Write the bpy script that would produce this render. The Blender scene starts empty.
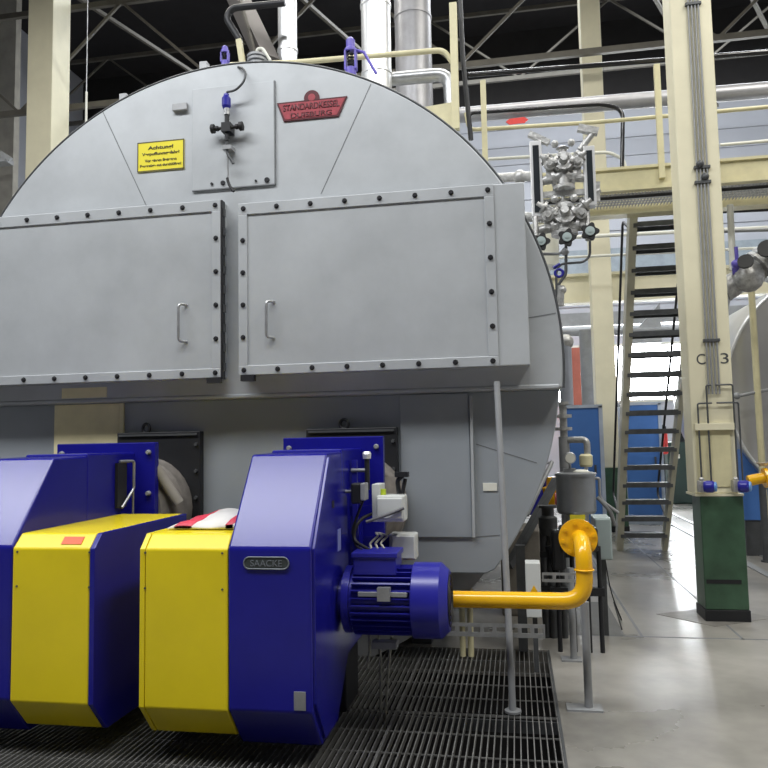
import bpy, bmesh, math, random
from mathutils import Vector, Matrix
random.seed(7)
S = bpy.context.scene
COL = S.collection
# ---------------------------------------------------------------- camera
FPX = 740.0
YAW = math.radians(10.0); PITCH = math.atan(0.080); ROLL = 0.019
CAM = Vector((0.0, 0.0, 1.6))
fwd = Vector((-math.sin(YAW)*math.cos(PITCH), math.cos(YAW)*math.cos(PITCH), math.sin(PITCH)))
r0 = fwd.cross(Vector((0, 0, 1))).normalized(); u0 = r0.cross(fwd).normalized()
right = math.cos(ROLL)*r0 - math.sin(ROLL)*u0
up = math.sin(ROLL)*r0 + math.cos(ROLL)*u0
cd = bpy.data.cameras.new('camera'); cam = bpy.data.objects.new('camera', cd); COL.objects.link(cam)
cd.sensor_width = 36; cd.lens = FPX/768*36; cd.clip_end = 200
rot = Matrix((right, up, -fwd)).transposed()
cam.matrix_world = Matrix.Translation(CAM) @ rot.to_4x4()
S.camera = cam
def ray(px, py): return right*(px-384) + up*(384-py) + fwd*FPX
def P(px, py, Y):
    d = ray(px, py); return CAM + d*(Y/d.y)
def G(px, py, z=0.0):
    d = ray(px, py); return CAM + d*((z-CAM.z)/d.z)
def X(px, py, Y): return P(px, py, Y).x
def Z(px, py, Y): return P(px, py, Y).z
# ---------------------------------------------------------------- world, lights, exposure
w = bpy.data.worlds.new('world'); S.world = w; w.use_nodes = True
w.node_tree.nodes['Background'].inputs[0].default_value = (0.75, 0.85, 1, 1)
w.node_tree.nodes['Background'].inputs[1].default_value = 0.6
S.view_settings.view_transform = 'Standard'; S.view_settings.look = 'None'
S.view_settings.gamma = 1; S.view_settings.use_curve_mapping = False
S.view_settings.exposure = 0.17
def area(name, loc, sx, sy, power, col=(1, 1, 1), rot=(0, 0, 0)):
    l = bpy.data.lights.new(name, 'AREA'); l.shape = 'RECTANGLE'; l.size = sx; l.size_y = sy
    l.energy = power; l.color = col
    o = bpy.data.objects.new(name, l); o.location = loc; o.rotation_euler = rot; COL.objects.link(o); return o
WARM = (1.0, 0.97, 0.90)
area('hall_lamp_front', (-5.0, 0.7, 9.3), 12.0, 1.5, 1100, (0.97, 0.985, 1.0), (math.radians(4), 0, 0))
area('hall_lamp_right', (4.5, 3.0, 9.5), 1.5, 8.0, 620, WARM)
area('hall_lamp_middle', (-2.5, 8.0, 10.5), 10.0, 1.2, 500, WARM)
area('back_wall_fill', (1.5, 16.0, 13.0), 14.0, 3.0, 1500, (0.92, 0.96, 1))  # added fill with no visible fixture, brightens the back wall
area('daylight_back_windows', (4.4, 21.7, 3.5), 6.0, 1.6, 420, (0.93, 0.97, 1), (math.radians(90), 0, math.radians(180)))
# ---------------------------------------------------------------- materials
MATS = {}
def mat(name, col, rough=0.5, metal=0.0, var=0.12, scale=3.0, bump=0.0, bscale=60.0, col2=None, spec=0.5, emit=None, coat=0.0):
    if name in MATS: return MATS[name]
    m = bpy.data.materials.new(name); m.use_nodes = True; nt = m.node_tree; N = nt.nodes; L = nt.links
    b = N['Principled BSDF']
    b.inputs['Roughness'].default_value = rough; b.inputs['Metallic'].default_value = metal
    b.inputs['Specular IOR Level'].default_value = spec; b.inputs['Coat Weight'].default_value = coat
    b.inputs['Coat Roughness'].default_value = 0.1
    tc = N.new('ShaderNodeTexCoord')
    no = N.new('ShaderNodeTexNoise'); no.inputs['Scale'].default_value = scale; no.inputs['Detail'].default_value = 6
    no.inputs['Roughness'].default_value = 0.6
    L.new(tc.outputs['Object'], no.inputs['Vector'])
    cr = N.new('ShaderNodeValToRGB')
    c2 = col2 if col2 else tuple(c*(1-var*2) for c in col)
    cr.color_ramp.elements[0].position = 0.3; cr.color_ramp.elements[1].position = 0.7
    cr.color_ramp.elements[0].color = (*c2, 1); cr.color_ramp.elements[1].color = (*[min(1, c*(1+var*0.5)) for c in col], 1)
    L.new(no.outputs['Fac'], cr.inputs['Fac']); L.new(cr.outputs['Color'], b.inputs['Base Color'])
    if bump > 0:
        n2 = N.new('ShaderNodeTexNoise'); n2.inputs['Scale'].default_value = bscale; n2.inputs['Detail'].default_value = 4
        L.new(tc.outputs['Object'], n2.inputs['Vector'])
        bp = N.new('ShaderNodeBump'); bp.inputs['Strength'].default_value = bump; bp.inputs['Distance'].default_value = 0.01
        L.new(n2.outputs['Fac'], bp.inputs['Height']); L.new(bp.outputs['Normal'], b.inputs['Normal'])
    if emit:
        b.inputs['Emission Color'].default_value = (*emit[0], 1); b.inputs['Emission Strength'].default_value = emit[1]
    MATS[name] = m; return m
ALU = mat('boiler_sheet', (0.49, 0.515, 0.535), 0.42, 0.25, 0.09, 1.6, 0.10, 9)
ALUL = mat('boiler_sheet_shaded', (0.38, 0.415, 0.45), 0.36, 0.3, 0.06, 1.3, 0.10, 9)  # darker copy of the boiler sheet, lower front's shade put into the colour
ALUS = mat('boiler_strip', (0.42, 0.43, 0.44), 0.45, 0.3, 0.15, 6)
CREAMP = mat('lit_cream_sheet', (0.88, 0.80, 0.50), 0.5, 0.1, 0.08, 3)  # cream raised in colour to stand in for light on the patch
SEAM = mat('dark_seam_line', (0.20, 0.21, 0.22), 0.6, 0.2)  # dark grey for sheet seams, panel edges and floor joints
BOLT = mat('dark_bolt', (0.05, 0.05, 0.055), 0.4, 0.6)
BLACK = mat('black_steel', (0.02, 0.021, 0.024), 0.45, 0.2)
RUBBER = mat('black_rubber', (0.015, 0.015, 0.016), 0.6)
BLUE = mat('blue_enamel', (0.010, 0.010, 0.235), 0.24, 0.0, 0.06, 3, 0.02, 30, spec=0.4)
BLUEM = mat('blue_motor_paint', (0.02, 0.02, 0.30), 0.3, 0.0, 0.08, 3)
YEL = mat('yellow_enamel', (0.78, 0.62, 0.01), 0.30, 0.0, 0.05, 2, 0.02, 20)
GASY = mat('yellow_gas_paint', (0.85, 0.46, 0.01), 0.2, 0.0, 0.06, 4)
CREAM = mat('cream_paint', (0.72, 0.68, 0.50), 0.5, 0.0, 0.05, 2)
CREAMR = mat('cream_rail_paint', (0.66, 0.61, 0.38), 0.45, 0.0, 0.08, 5)
OFFW = mat('off_white_paint', (0.74, 0.74, 0.66), 0.5, 0.0, 0.05, 1.2)
GREYP = mat('grey_paint', (0.30, 0.31, 0.32), 0.45, 0.1, 0.1, 5)
DGREY = mat('dark_grey_steel', (0.09, 0.095, 0.10), 0.5, 0.3, 0.15, 8)
STEEL = mat('galvanised_steel', (0.45, 0.46, 0.47), 0.35, 0.7, 0.12, 14)
SILVER = mat('polished_cladding', (0.85, 0.86, 0.87), 0.34, 0.6, 0.05, 3, 0.05, 8)
CAST = mat('silver_painted_casting', (0.50, 0.50, 0.49), 0.40, 0.5, 0.2, 25, 0.4, 50)
WHITEP = mat('white_plastic', (0.62, 0.64, 0.62), 0.4, 0.0, 0.04)
PURP = mat('violet_enamel', (0.13, 0.10, 0.50), 0.35)
RED = mat('red_plate', (0.40, 0.055, 0.075), 0.4, 0.0, 0.2, 20)
DRED = mat('dark_red_enamel', (0.10, 0.012, 0.02), 0.4)
REDB = mat('bright_red', (0.75, 0.04, 0.03), 0.4)
SIGNY = mat('sign_yellow', (0.83, 0.72, 0.04), 0.4, 0.0, 0.03)
GREEN = mat('green_painted_base', (0.05, 0.11, 0.065), 0.35, 0.0, 0.2, 4, 0.05, 20)
CABB = mat('blue_cabinet_paint', (0.06, 0.17, 0.48), 0.4, 0.0, 0.04)
CABE = mat('cabinet_edge', (0.42, 0.48, 0.58), 0.4)
GREENG = mat('grey_green_box', (0.36, 0.43, 0.43), 0.4, 0.0, 0.03)
WALLM = mat('wall_cladding', (0.47, 0.485, 0.53), 0.6, 0.0, 0.04, 0.6)
WALLD = mat('unlit_black', (0.022, 0.02, 0.02), 0.8)  # near-black colour for surfaces meant to read as unlit
CEILM = mat('unlit_roof_deck', (0.018, 0.016, 0.017), 0.9)  # roof underside's lack of light is put into this near-black colour
TRUSS = mat('dimmed_truss_paint', (0.12, 0.11, 0.09), 0.6, 0.0, 0.15, 3)  # cream steel darkened in colour so it looks unlit under the roof
RUST = mat('rust_red_paint', (0.42, 0.12, 0.08), 0.6)
GLASSD = mat('sight_glass', (0.03, 0.035, 0.04), 0.08, 0.0)
WINE = mat('daylit_window_glass', (0.9, 0.95, 1.0), 0.3, emit=((0.93, 0.97, 1.0), 24.0))
def floor_mat():
    m = bpy.data.materials.new('polished_concrete'); m.use_nodes = True; nt = m.node_tree; N = nt.nodes; L = nt.links
    b = N['Principled BSDF']; tc = N.new('ShaderNodeTexCoord')
    def noise(sc, d=6):
        n = N.new('ShaderNodeTexNoise'); n.inputs['Scale'].default_value = sc; n.inputs['Detail'].default_value = d
        L.new(tc.outputs['Object'], n.inputs['Vector']); return n
    a = noise(0.9); c = noise(7)
    mx = N.new('ShaderNodeMath'); mx.operation = 'MULTIPLY_ADD'; mx.inputs[1].default_value = 0.3
    L.new(c.outputs['Fac'], mx.inputs[0]); L.new(a.outputs['Fac'], mx.inputs[2])
    cr = N.new('ShaderNodeValToRGB'); e = cr.color_ramp.elements
    e[0].position = 0.45; e[0].color = (0.15, 0.145, 0.13, 1); e[1].position = 0.82; e[1].color = (0.33, 0.315, 0.285, 1)
    L.new(mx.outputs[0], cr.inputs['Fac']); L.new(cr.outputs['Color'], b.inputs['Base Color'])
    rr = N.new('ShaderNodeMapRange'); rr.inputs['To Min'].default_value = 0.20; rr.inputs['To Max'].default_value = 0.38
    L.new(a.outputs['Fac'], rr.inputs['Value']); L.new(rr.outputs['Result'], b.inputs['Roughness'])
    bp = N.new('ShaderNodeBump'); bp.inputs['Strength'].default_value = 0.12; bp.inputs['Distance'].default_value = 0.02
    L.new(noise(3).outputs['Fac'], bp.inputs['Height']); L.new(bp.outputs['Normal'], b.inputs['Normal'])
    return m
FLOORM = floor_mat()
# ---------------------------------------------------------------- mesh helpers
class M:
    def __init__(s): s.v = []; s.f = []; s.sm = []
    def add(s, vs, fs, smooth=False):
        n = len(s.v); s.v += [Vector(v) for v in vs]
        for f in fs: s.f.append([n+i for i in f]); s.sm.append(smooth)
        return s
    def box(s, x0, x1, y0, y1, z0, z1):
        x0, x1 = sorted((x0, x1)); y0, y1 = sorted((y0, y1)); z0, z1 = sorted((z0, z1))
        vs = [(x0, y0, z0), (x1, y0, z0), (x1, y1, z0), (x0, y1, z0), (x0, y0, z1), (x1, y0, z1), (x1, y1, z1), (x0, y1, z1)]
        return s.add(vs, [(3, 2, 1, 0), (4, 5, 6, 7), (0, 1, 5, 4), (1, 2, 6, 5), (2, 3, 7, 6), (3, 0, 4, 7)])
    def bar(s, a, b, wd, ht, upv=(0, 0, 1)):     # rectangular bar between two points
        a = Vector(a); b = Vector(b); d = (b-a).normalized(); u = Vector(upv)
        if abs(d.dot(u)) > 0.98: u = Vector((0, 1, 0))
        sd = d.cross(u).normalized(); u = sd.cross(d)
        vs = []
        for p in (a, b):
            for i, j in ((-1, -1), (1, -1), (1, 1), (-1, 1)): vs.append(p + sd*(i*wd/2) + u*(j*ht/2))
        return s.add(vs, [(3, 2, 1, 0), (4, 5, 6, 7), (0, 1, 5, 4), (1, 2, 6, 5), (2, 3, 7, 6), (3, 0, 4, 7)])
    def prism(s, poly, axis, a0, a1):
        a0, a1 = min(a0, a1), max(a0, a1)
        def m(p, a):
            return {'x': (a, p[0], p[1]), 'y': (p[0], a, p[1]), 'z': (p[0], p[1], a)}[axis]
        n = len(poly); vs = [m(p, a0) for p in poly] + [m(p, a1) for p in poly]
        fs = [tuple(range(n))[::-1], tuple(range(n, 2*n))] + [(i, (i+1) % n, n+(i+1) % n, n+i) for i in range(n)]
        return s.add(vs, fs)
    def lathe(s, o, axis, prof, n=20, caps=True):
        o = Vector(o); d = Vector(axis).normalized(); u = d.orthogonal().normalized(); w_ = d.cross(u)
        vs = []
        for t, r in prof:
            for k in range(n):
                a = 2*math.pi*k/n; vs.append(o + d*t + (u*math.cos(a)+w_*math.sin(a))*r)
        # split rings so that sharp profile corners stay crisp
        for i in range(len(prof)-1):
            ring = vs[i*n:(i+2)*n]
            s.add(ring, [(k, (k+1) % n, n+(k+1) % n, n+k) for k in range(n)], True)
        if caps:
            s.add(vs[:n], [tuple(range(n))[::-1]]); s.add(vs[-n:], [tuple(range(n))])
        return s
    def cyl(s, a, b, r, n=16, r2=None):
        a = Vector(a); b = Vector(b); L = (b-a).length
        return s.lathe(a, b-a, [(0, r), (L, r if r2 is None else r2)], n)
    def tube(s, pts, r, n=10, fillet=0.0, closed=False):
        pts = [Vector(p) for p in pts]
        if fillet > 0:
            q = [pts[0]]
            for i in range(1, len(pts)-1):
                p, a, b = pts[i], pts[i-1], pts[i+1]
                f = min(fillet, (a-p).length*0.49, (b-p).length*0.49)
                A = p+(a-p).normalized()*f; B = p+(b-p).normalized()*f
                for k in range(7):
                    t = k/6; q.append(A*(1-t)**2 + p*2*t*(1-t) + B*t*t)
            q.append(pts[-1]); pts = q
        m = len(pts); rings = []; prev = None
        for i in range(m):
            if closed: d = (pts[(i+1) % m]-pts[i-1]).normalized()
            else: d = (pts[min(i+1, m-1)]-pts[max(i-1, 0)]).normalized()
            u = d.orthogonal().normalized() if prev is None else (prev-d*prev.dot(d)).normalized()
            prev = u; w_ = d.cross(u)
            rings.append([pts[i]+(u*math.cos(2*math.pi*k/n)+w_*math.sin(2*math.pi*k/n))*r for k in range(n)])
        vs = [v for rg in rings for v in rg]; fs = []
        for i in range(m if closed else m-1):
            j = (i+1) % m
            for k in range(n): fs.append((i*n+k, i*n+(k+1) % n, j*n+(k+1) % n, j*n+k))
        s.add(vs, fs, True)
        if not closed:
            s.add(rings[0], [tuple(range(n))[::-1]]); s.add(rings[-1], [tuple(range(n))])
        return s
    def ring(s, c, axis, R, r, n=24, m=8):
        c = Vector(c); d = Vector(axis).normalized(); u = d.orthogonal().normalized(); w_ = d.cross(u)
        return s.tube([c+(u*math.cos(2*math.pi*k/n)+w_*math.sin(2*math.pi*k/n))*R for k in range(n)], r, m, closed=True)
    def ball(s, c, r, n=14, sc=(1, 1, 1)):
        c = Vector(c); vs = []; fs = []; h = n//2
        for i in range(h+1):
            t = math.pi*i/h
            for k in range(n):
                a = 2*math.pi*k/n
                vs.append(c+Vector((r*sc[0]*math.sin(t)*math.cos(a), r*sc[1]*math.sin(t)*math.sin(a), r*sc[2]*math.cos(t))))
        for i in range(h):
            for k in range(n): fs.append((i*n+k, (i+1)*n+k, (i+1)*n+(k+1) % n, i*n+(k+1) % n))
        return s.add(vs, fs, True)
    def build(s, name, material, parent=None, bevel=0.0, origin=None, label=None):
        me = bpy.data.meshes.new(name)
        if origin is None:
            lo = Vector((min(v[i] for v in s.v) for i in range(3))); hi = Vector((max(v[i] for v in s.v) for i in range(3)))
            origin = Vector(((lo.x+hi.x)/2, (lo.y+hi.y)/2, lo.z))
        origin = Vector(origin)
        me.from_pydata([v-origin for v in s.v], [], s.f)
        me.polygons.foreach_set('use_smooth', s.sm)
        bm = bmesh.new(); bm.from_mesh(me)
        bmesh.ops.recalc_face_normals(bm, faces=bm.faces); bm.to_mesh(me); bm.free()
        me.materials.append(material)
        o = bpy.data.objects.new(name, me); COL.objects.link(o); o.location = origin
        if parent:
            o.parent = parent; o.matrix_parent_inverse = Matrix.Translation(-worldloc(parent))
        if bevel:
            b = o.modifiers.new('bevel', 'BEVEL'); b.width = bevel; b.segments = 2; b.limit_method = 'ANGLE'; b.angle_limit = 0.6
        if label: o['label'] = label
        return o
WL = {}
def worldloc(o):
    # all parents are translation only
    return o.location + (o.matrix_parent_inverse.translation + worldloc(o.parent) if o.parent else Vector((0, 0, 0)))
def thing(name, label, cat, loc, group=None):
    o = bpy.data.objects.new(name, None); COL.objects.link(o); o.location = loc; o.empty_display_size = 0.1
    o['label'] = label; o['category'] = cat
    if group: o['group'] = group
    return o
def tag(o, label, cat, group=None, kind=None):
    o['label'] = label; o['category'] = cat
    if group: o['group'] = group
    if kind: o['kind'] = kind
    return o
def struct(name, m, material, bevel=0, label=None, parent=None):
    o = m.build(name, material, parent, bevel); o['kind'] = 'structure'
    if label: o['label'] = label
    return o
def dup(src, loc):        # copy a childless part to another world place
    c = src.copy(); COL.objects.link(c); c.location = src.location + (Vector(loc)-worldloc(src)); return c
def text(name, body, loc, width, height, material, parent, axis='-y', depth=0.002, off=0.0):
    cu = bpy.data.curves.new(name, 'FONT'); cu.body = body; cu.size = 1; cu.extrude = 0.0; cu.offset = off
    cu.align_x = 'CENTER'; cu.align_y = 'CENTER'
    t = bpy.data.objects.new('tmp', cu); COL.objects.link(t)
    dg = bpy.context.evaluated_depsgraph_get(); dg.update()
    me = bpy.data.meshes.new_from_object(t.evaluated_get(dg)); bpy.data.objects.remove(t); bpy.data.curves.remove(cu)
    xs = [v.co.x for v in me.vertices]; ys = [v.co.y for v in me.vertices]
    cx = (min(xs)+max(xs))/2; cy = (min(ys)+max(ys))/2; sx = width/(max(xs)-min(xs)); sy = height/(max(ys)-min(ys))
    bm = bmesh.new(); bm.from_mesh(me)
    for v in bm.verts: v.co = Vector(((v.co.x-cx)*sx, 0, (v.co.y-cy)*sy))
    r = bmesh.ops.extrude_face_region(bm, geom=bm.faces[:])
    for g in r['geom']:
        if isinstance(g, bmesh.types.BMVert): g.co.y -= depth
    bmesh.ops.recalc_face_normals(bm, faces=bm.faces); bm.to_mesh(me); bm.free()
    me.materials.clear(); me.materials.append(material); me.name = name
    o = bpy.data.objects.new(name, me); COL.objects.link(o); o.location = loc
    o.parent = parent; o.matrix_parent_inverse = Matrix.Translation(-worldloc(parent)); return o

# ================================================================ SETTING
XL, XR, YB, YF, ZC = -14.0, 12.0, 22.0, -5.0, 14.0
GX = (G(572, 768).x+G(546, 650).x)/2; GY0, GYM, GY1 = 2.2, G(470, 713).y, G(500, 649).y

m = M()
m.box(GX, XR, YF, YB, -0.2, 0); m.box(XL, GX, GY1, YB, -0.2, 0); m.box(XL, GX, YF, GY0, -0.2, 0); m.box(XL, -6.0, GY0, GY1, -0.2, 0)
struct('floor', m, FLOORM)
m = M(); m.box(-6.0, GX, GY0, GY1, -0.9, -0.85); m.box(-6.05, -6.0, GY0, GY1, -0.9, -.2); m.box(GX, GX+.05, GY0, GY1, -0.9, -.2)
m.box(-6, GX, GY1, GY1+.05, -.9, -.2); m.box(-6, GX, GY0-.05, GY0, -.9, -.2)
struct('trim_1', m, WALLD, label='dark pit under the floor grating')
# floor joints: thin recess fillers
m = M()
JY = G(641, 637).y; JX = G(641, 637).x; KX = G(697, 600).x
m.box(0.3, XR, JY, JY+.025, 0, 0.0012); m.box(JX, JX+.022, JY, 20, 0, 0.0012); m.box(KX, KX+.02, JY, 20, 0, .0012)
struct('trim_2', m, SEAM, label='dark expansion joints in the concrete floor')
m = M()
TX = G(750, 568).x; m.box(TX, TX+.10, JY+.1, 20, 0, 0.012); m.box(TX+.4, TX+.48, JY+.1, 20, 0, 0.012)
struct('trim_3', m, GREYP, label='steel trench edge rails set in floor')
struct('trim_7', M().box(GX+.1, JX-.12, JY+.03, JY+1.3, 0, .0015), mat('dark_floor_plate', (.13, .13, .125), .5, 0, .1, 6), label='darker floor plate left of the concrete joint')
pc = G(722, 622); pd = .5
struct('trim_8', M().prism([(pc.x-pd, pc.y+.25), (pc.x-.1, pc.y-.18), (pc.x+pd, pc.y+.2), (pc.x+.1, pc.y+.6)], 'z', 0, .003), mat('column_foot_plate', (.22, .21, .19), .45, 0, .15, 8), label='thin flat plate around the C 3 column foot')  # thin floor plate turned askew around the column foot
# walls
wx0, wx1 = 0.9, 6.8; wz0, wz1 = Z(640, 402, YB), Z(640, 343, YB)
m = M()
m.box(XL, wx0, YB, YB+.2, 0, 11.6); m.box(wx1, XR, YB, YB+.2, 0, 11.6)
m.box(wx0, wx1, YB, YB+.2, 0, wz0); m.box(wx0, wx1, YB, YB+.2, wz1, 11.6)
for k in range(12):                                             # cladding seams
    z = 4.9+k*0.55
    m.box(XL, XR, YB-.03, YB, z, z+.06)
struct('wall_back', m, WALLM)
struct('trim_4', M().box(XL, XR, YB, YB+.2, 11.6, ZC), WALLD, label='upper back wall coloured dark like the unlit roof')  # near-black colour stands in for missing light above the cladding
struct('wall_left', M().box(XL-.2, XL, YF, YB, 0, ZC), WALLM)
struct('wall_right', M().box(XR, XR+.2, YF, YB, 0, ZC), WALLM)
struct('wall_front', M().box(XL, XR, YF-.2, YF, 0, ZC), WALLD)  # unseen wall, coloured dark to cut reflections on upright faces
struct('ceiling', M().box(XL-.2, XR+.2, YF-.2, YB+.2, ZC, ZC+.2), CEILM)
def win(n, a, b):
    wo = struct('window_%d' % n, M().box(a, b, YB+.06, YB+.09, wz0, wz1), WINE)
    fr = M(); fr.box(a, a+.07, YB-.02, YB+.06, wz0, wz1); fr.box(b-.07, b, YB-.02, YB+.06, wz0, wz1)
    fr.box(a, b, YB-.02, YB+.06, wz0, wz0+.07); fr.box(a, b, YB-.02, YB+.06, wz1-.07, wz1)
    fr.build('window_frame', OFFW, wo)
win(1, wx0, 1.95); win(2, 1.95, 2.55); win(3, 2.75, 5.2); win(4, 5.2, wx1)
struct('trim_6', M().box(XL, XR, YB-.06, YB-.03, Z(640, 276, YB), Z(640, 247, YB)), mat('grey_blue_band', (.33, .38, .42), .6), label='grey-blue band of cladding behind the ladder')
# roof steel
def truss(Y, zb, zt, rr, label):
    t = thing('roof_truss', label, 'roof truss', (0, Y, zb), 'roof trusses under the dark roof')
    M().bar((XL, Y, zb), (XR, Y, zb), .08, .11).build('bottom_chord', TRUSS, t)
    M().bar((XL, Y, zt), (XR, Y, zt), .08, .11).build('top_chord', TRUSS, t)
    x = XL; k = 0
    while x < XR-0.1:
        x2 = min(XR, x+rr)
        a, b = ((x, Y, zb), (x2, Y, zt)) if k % 2 == 0 else ((x, Y, zt), (x2, Y, zb))
        M().bar(a, b, .05, .05).build('web_brace', TRUSS, t); x = x2; k += 1
truss(12.9, 8.35, 10.4, 2.2, 'cream steel lattice roof truss nearer to the camera, behind the chimneys')
truss(19.5, 11.3, 13.2, 2.4, 'cream steel lattice roof truss farther back, near the back wall')
for x0, x1, z0, wh in ((-9.0, -4.8, 9.3, 'leftmost of four, beside the broad cream column'), (-5.2, -1.2, 9.6, 'above the boiler crown'), (1.2, 5.2, 9.8, 'left of the C 3 column top'), (3.0, 7.4, 9.2, 'right of the C 3 column top')):
    tag(M().bar((x0, 12, z0+1.6), (x1, 19, z0), .07, .07).build('roof_brace', TRUSS),
        'thin steel wind brace beneath the dark roof, '+wh, 'roof brace', 'diagonal roof braces')
# crane beam
CBY = 14.2; cz0, cz1 = Z(600, 300, CBY), Z(600, 276, CBY)
t = thing('cross_beam', 'wide cream crossbeam running behind the ladder under the wall cladding', 'beam', (2, CBY, cz0))
M().box(-1, XR, CBY, CBY+.06, cz0, cz1).build('web', CREAM, t)
M().box(-1, XR, CBY-.1, CBY+.16, cz1, cz1+.05).build('flange', CREAM, t)
f2 = M().box(-1, XR, CBY-.1, CBY+.16, cz0-.05, cz0).build('flange', CREAM, t)
# columns
def ibeam_col(x0, x1, y0, y1, z0, z1, name, label, cat='column', group=None, cm=CREAM):
    t = thing(name, label, cat, ((x0+x1)/2, (y0+y1)/2, 0), group)
    M().box(x0, x1, y0, y1, z0, z1).build('shaft', cm, t, 0.01)
    return t
# left column
xa = X(27, 80, 12); xb = X(52, 80, 12)
t = ibeam_col(xa, xb, 12, 12.55, 0, ZC, 'hall_column', 'broad cream column rising at top left behind the large boiler', 'column')
xa = X(-12, 80, 15.5); xb = X(15, 80, 15.5)
t = ibeam_col(xa, xb, 15.5, 15.7, 0, ZC, 'hall_column', 'greyish column cut off by the left edge of the photo', 'column', cm=mat('grey_column', (0.40, 0.38, 0.33), .6))
# far C row column with green base
FY = 13.4
xa, xb = X(597, 420, FY), X(618, 420, FY)
t = ibeam_col(xa, xb, FY, FY+.4, 1.1, ZC, 'hall_column', 'far cream column with green base just left of the ladder', 'column')
M().box(xa-.02, xb+.10, FY-.02, FY+.42, .1, 1.1).build('base', GREEN, t)
M().box(xa-.03, xb+.11, FY-.03, FY+.43, 0, .1).build('plinth', BLACK, t)
# near C3 column
CY = G(722, 621).y; cxa, cxb = X(691, 420, CY), X(735, 420, CY)
t = thing('hall_column', 'near cream column marked C 3 with conduits and a green base', 'column', ((cxa+cxb)/2, CY+.2, 0))
M().box(cxa, cxb, CY, CY+.30, 1.1, ZC).build('shaft', CREAM, t, .012)
zc = Z(705, 359, CY)
text('lettering', 'C', (X(701, 359, CY), CY-.0005, zc), .075, .095, DGREY, t)
text('lettering', '3', (X(724.5, 359, CY), CY-.0005, zc), .068, .095, DGREY, t)
M().box(cxa+.035, cxb+.025, CY-.03, CY+.29, .1, 1.08).build('base', GREEN, t, .01)
M().box(cxa+.028, cxb+.032, CY-.035, CY+.30, 0, .1).build('plinth', BLACK, t, .005)
M().box(cxa+.05, cxb-.03, CY-.034, CY-.028, .325, .36).build('slot', BLACK, t)
M().box(cxa-.005, cxb+.03, CY-.032, CY+.33, 1.08, 1.10).build('cap_plate', CREAM, t)
M().box(cxa+.03, cxb-.05, CY-.012, CY, 1.16, 1.66).build('mounting_plate', CREAMR, t, .003)
M().box(cxa+.02, cxb-.02, CY-.05, CY, 1.66, 1.72).build('bracket', CREAM, t, .003)
xm = (cxa+cxb)/2
for k in range(4):
    xx = xm+.02+(k-1.5)*.030
    zb = 1.94 if k in (1, 2) else 2.0
    M().cyl((xx, CY-.018, 1.98), (xx, CY-.018, ZC), .008, 8).build('conduit', GREYP, t)
for z in (Z(714, 342, CY), 4.04, 3.9, 5.6):
    M().box(xm-.05, xm+.09, CY-.034, CY, z, z+.028).build('conduit_clamp', DGREY, t, .003)
M().ball((xm+.0, CY-.03, 4.08), .034).ball((xm+.04, CY-.03, 3.96), .034).build('junction_box', DGREY, t)
# impulse lines down to the pressure transmitters
for (xt, zt, xbm) in ((-.13, 1.9, -.115), (-.05, 2.06, -.05), (.17, 2.06, .145), (.21, 1.9, .20)):
    M().tube([(xm+.01+(.02 if xt > 0 else -.02), CY-.035, zt), (xm+xt, CY-.035, zt), (xm+xt, CY-.04, 1.2)], .008, 8, .02).build('impulse_line', DGREY, t)
for dx, lab in ((-.09, 'left'), (.19, 'right')):
    g = thing('pressure_transmitter', 'round blue-faced pressure transmitter on the %s side of the C 3 column base' % lab, 'gauge', (xm+dx, CY-.1, 1.16))
    c = Vector((xm+dx, CY-.11, 1.17))
    M().lathe(c+Vector((-.04, .0, 0)), (0.9, -.35, 0), [(0, .045), (.02, .052), (.07, .052), (.09, .04)], 20).build('housing', BLUEM, g)
    M().lathe(c+Vector((.04, -.035, 0)), (0.9, -.35, 0), [(0, .042), (.012, .042), (.018, .03)], 20).build('cover', mat('light_blue_cover', (.15, .35, .75), .3), g)
    M().box(c.x-.08, c.x-.03, c.y-.01, CY-.03, c.z-.05, c.z+.05).ball((c.x-.055, c.y+.01, c.z+.06), .022).build('valve_block', CAST, g, .004)

# catwalk
CW = 8.0; cwz0, cwz1 = Z(640, 190, CW), Z(640, 166, CW)
t = thing('catwalk', 'cream steel catwalk with grating deck passing behind the C 3 column', 'catwalk', (3, CW, cwz0))
cx0, cx1 = X(540, 190, CW), 9.0
M().box(cx0, cx1, CW, CW+.06, cwz0, cwz1).box(cx0, cx1, CW-.03, CW, cwz0, cwz0+.03).box(cx0, cx1, CW-.03, CW, cwz1-.03, cwz1).build('side_beam', CREAMR, t)
M().box(cx0, cx1, CW+.72, CW+.78, cwz0-.02, cwz1).box(cx0, cx1, CW+.66, CW+.84, cwz0-.05, cwz0-.02).build('side_beam', CREAMR, t)
m = M()
x = cx0+.04
while x < cx1-.1: m.box(x, x+.005, CW+.06, CW+.72, cwz0+.04, cwz0+.07); x += .035
for k in range(7): m.box(cx0, cx1, CW+.10+k*.09, CW+.106+k*.09, cwz0+.045, cwz0+.065)
m.build('deck_grating', GREYP, t)
M().tube([(cx0, CW+.2, cwz0+.0), (X(690, 190, CW), CW+.2, cwz0+.0), (cx1, CW+.2, cwz0+.03)], .02, 8).build('cable', BLACK, t)
zr = Z(640, 60, CW); zm = Z(640, 121, CW)
m1 = None
for px, py in ((483, 82), (656, 66), (800, 50), (930, 40)):
    p = P(px, py, CW)
    po = M().box(p.x-.03, p.x+.03, CW-.05, CW, cwz0+.1, p.z).build('railing_post', CREAMR, t)
pa, pb = P(468, 75, CW), P(768, 52, CW)
M().tube([pa, P(600, 65, CW), pb, pb+Vector((2, 0, .0))], .027, 10).build('handrail', mat('black_gloss_rail', (.02, .02, .022), .15), t, label='black handrail')
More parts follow.
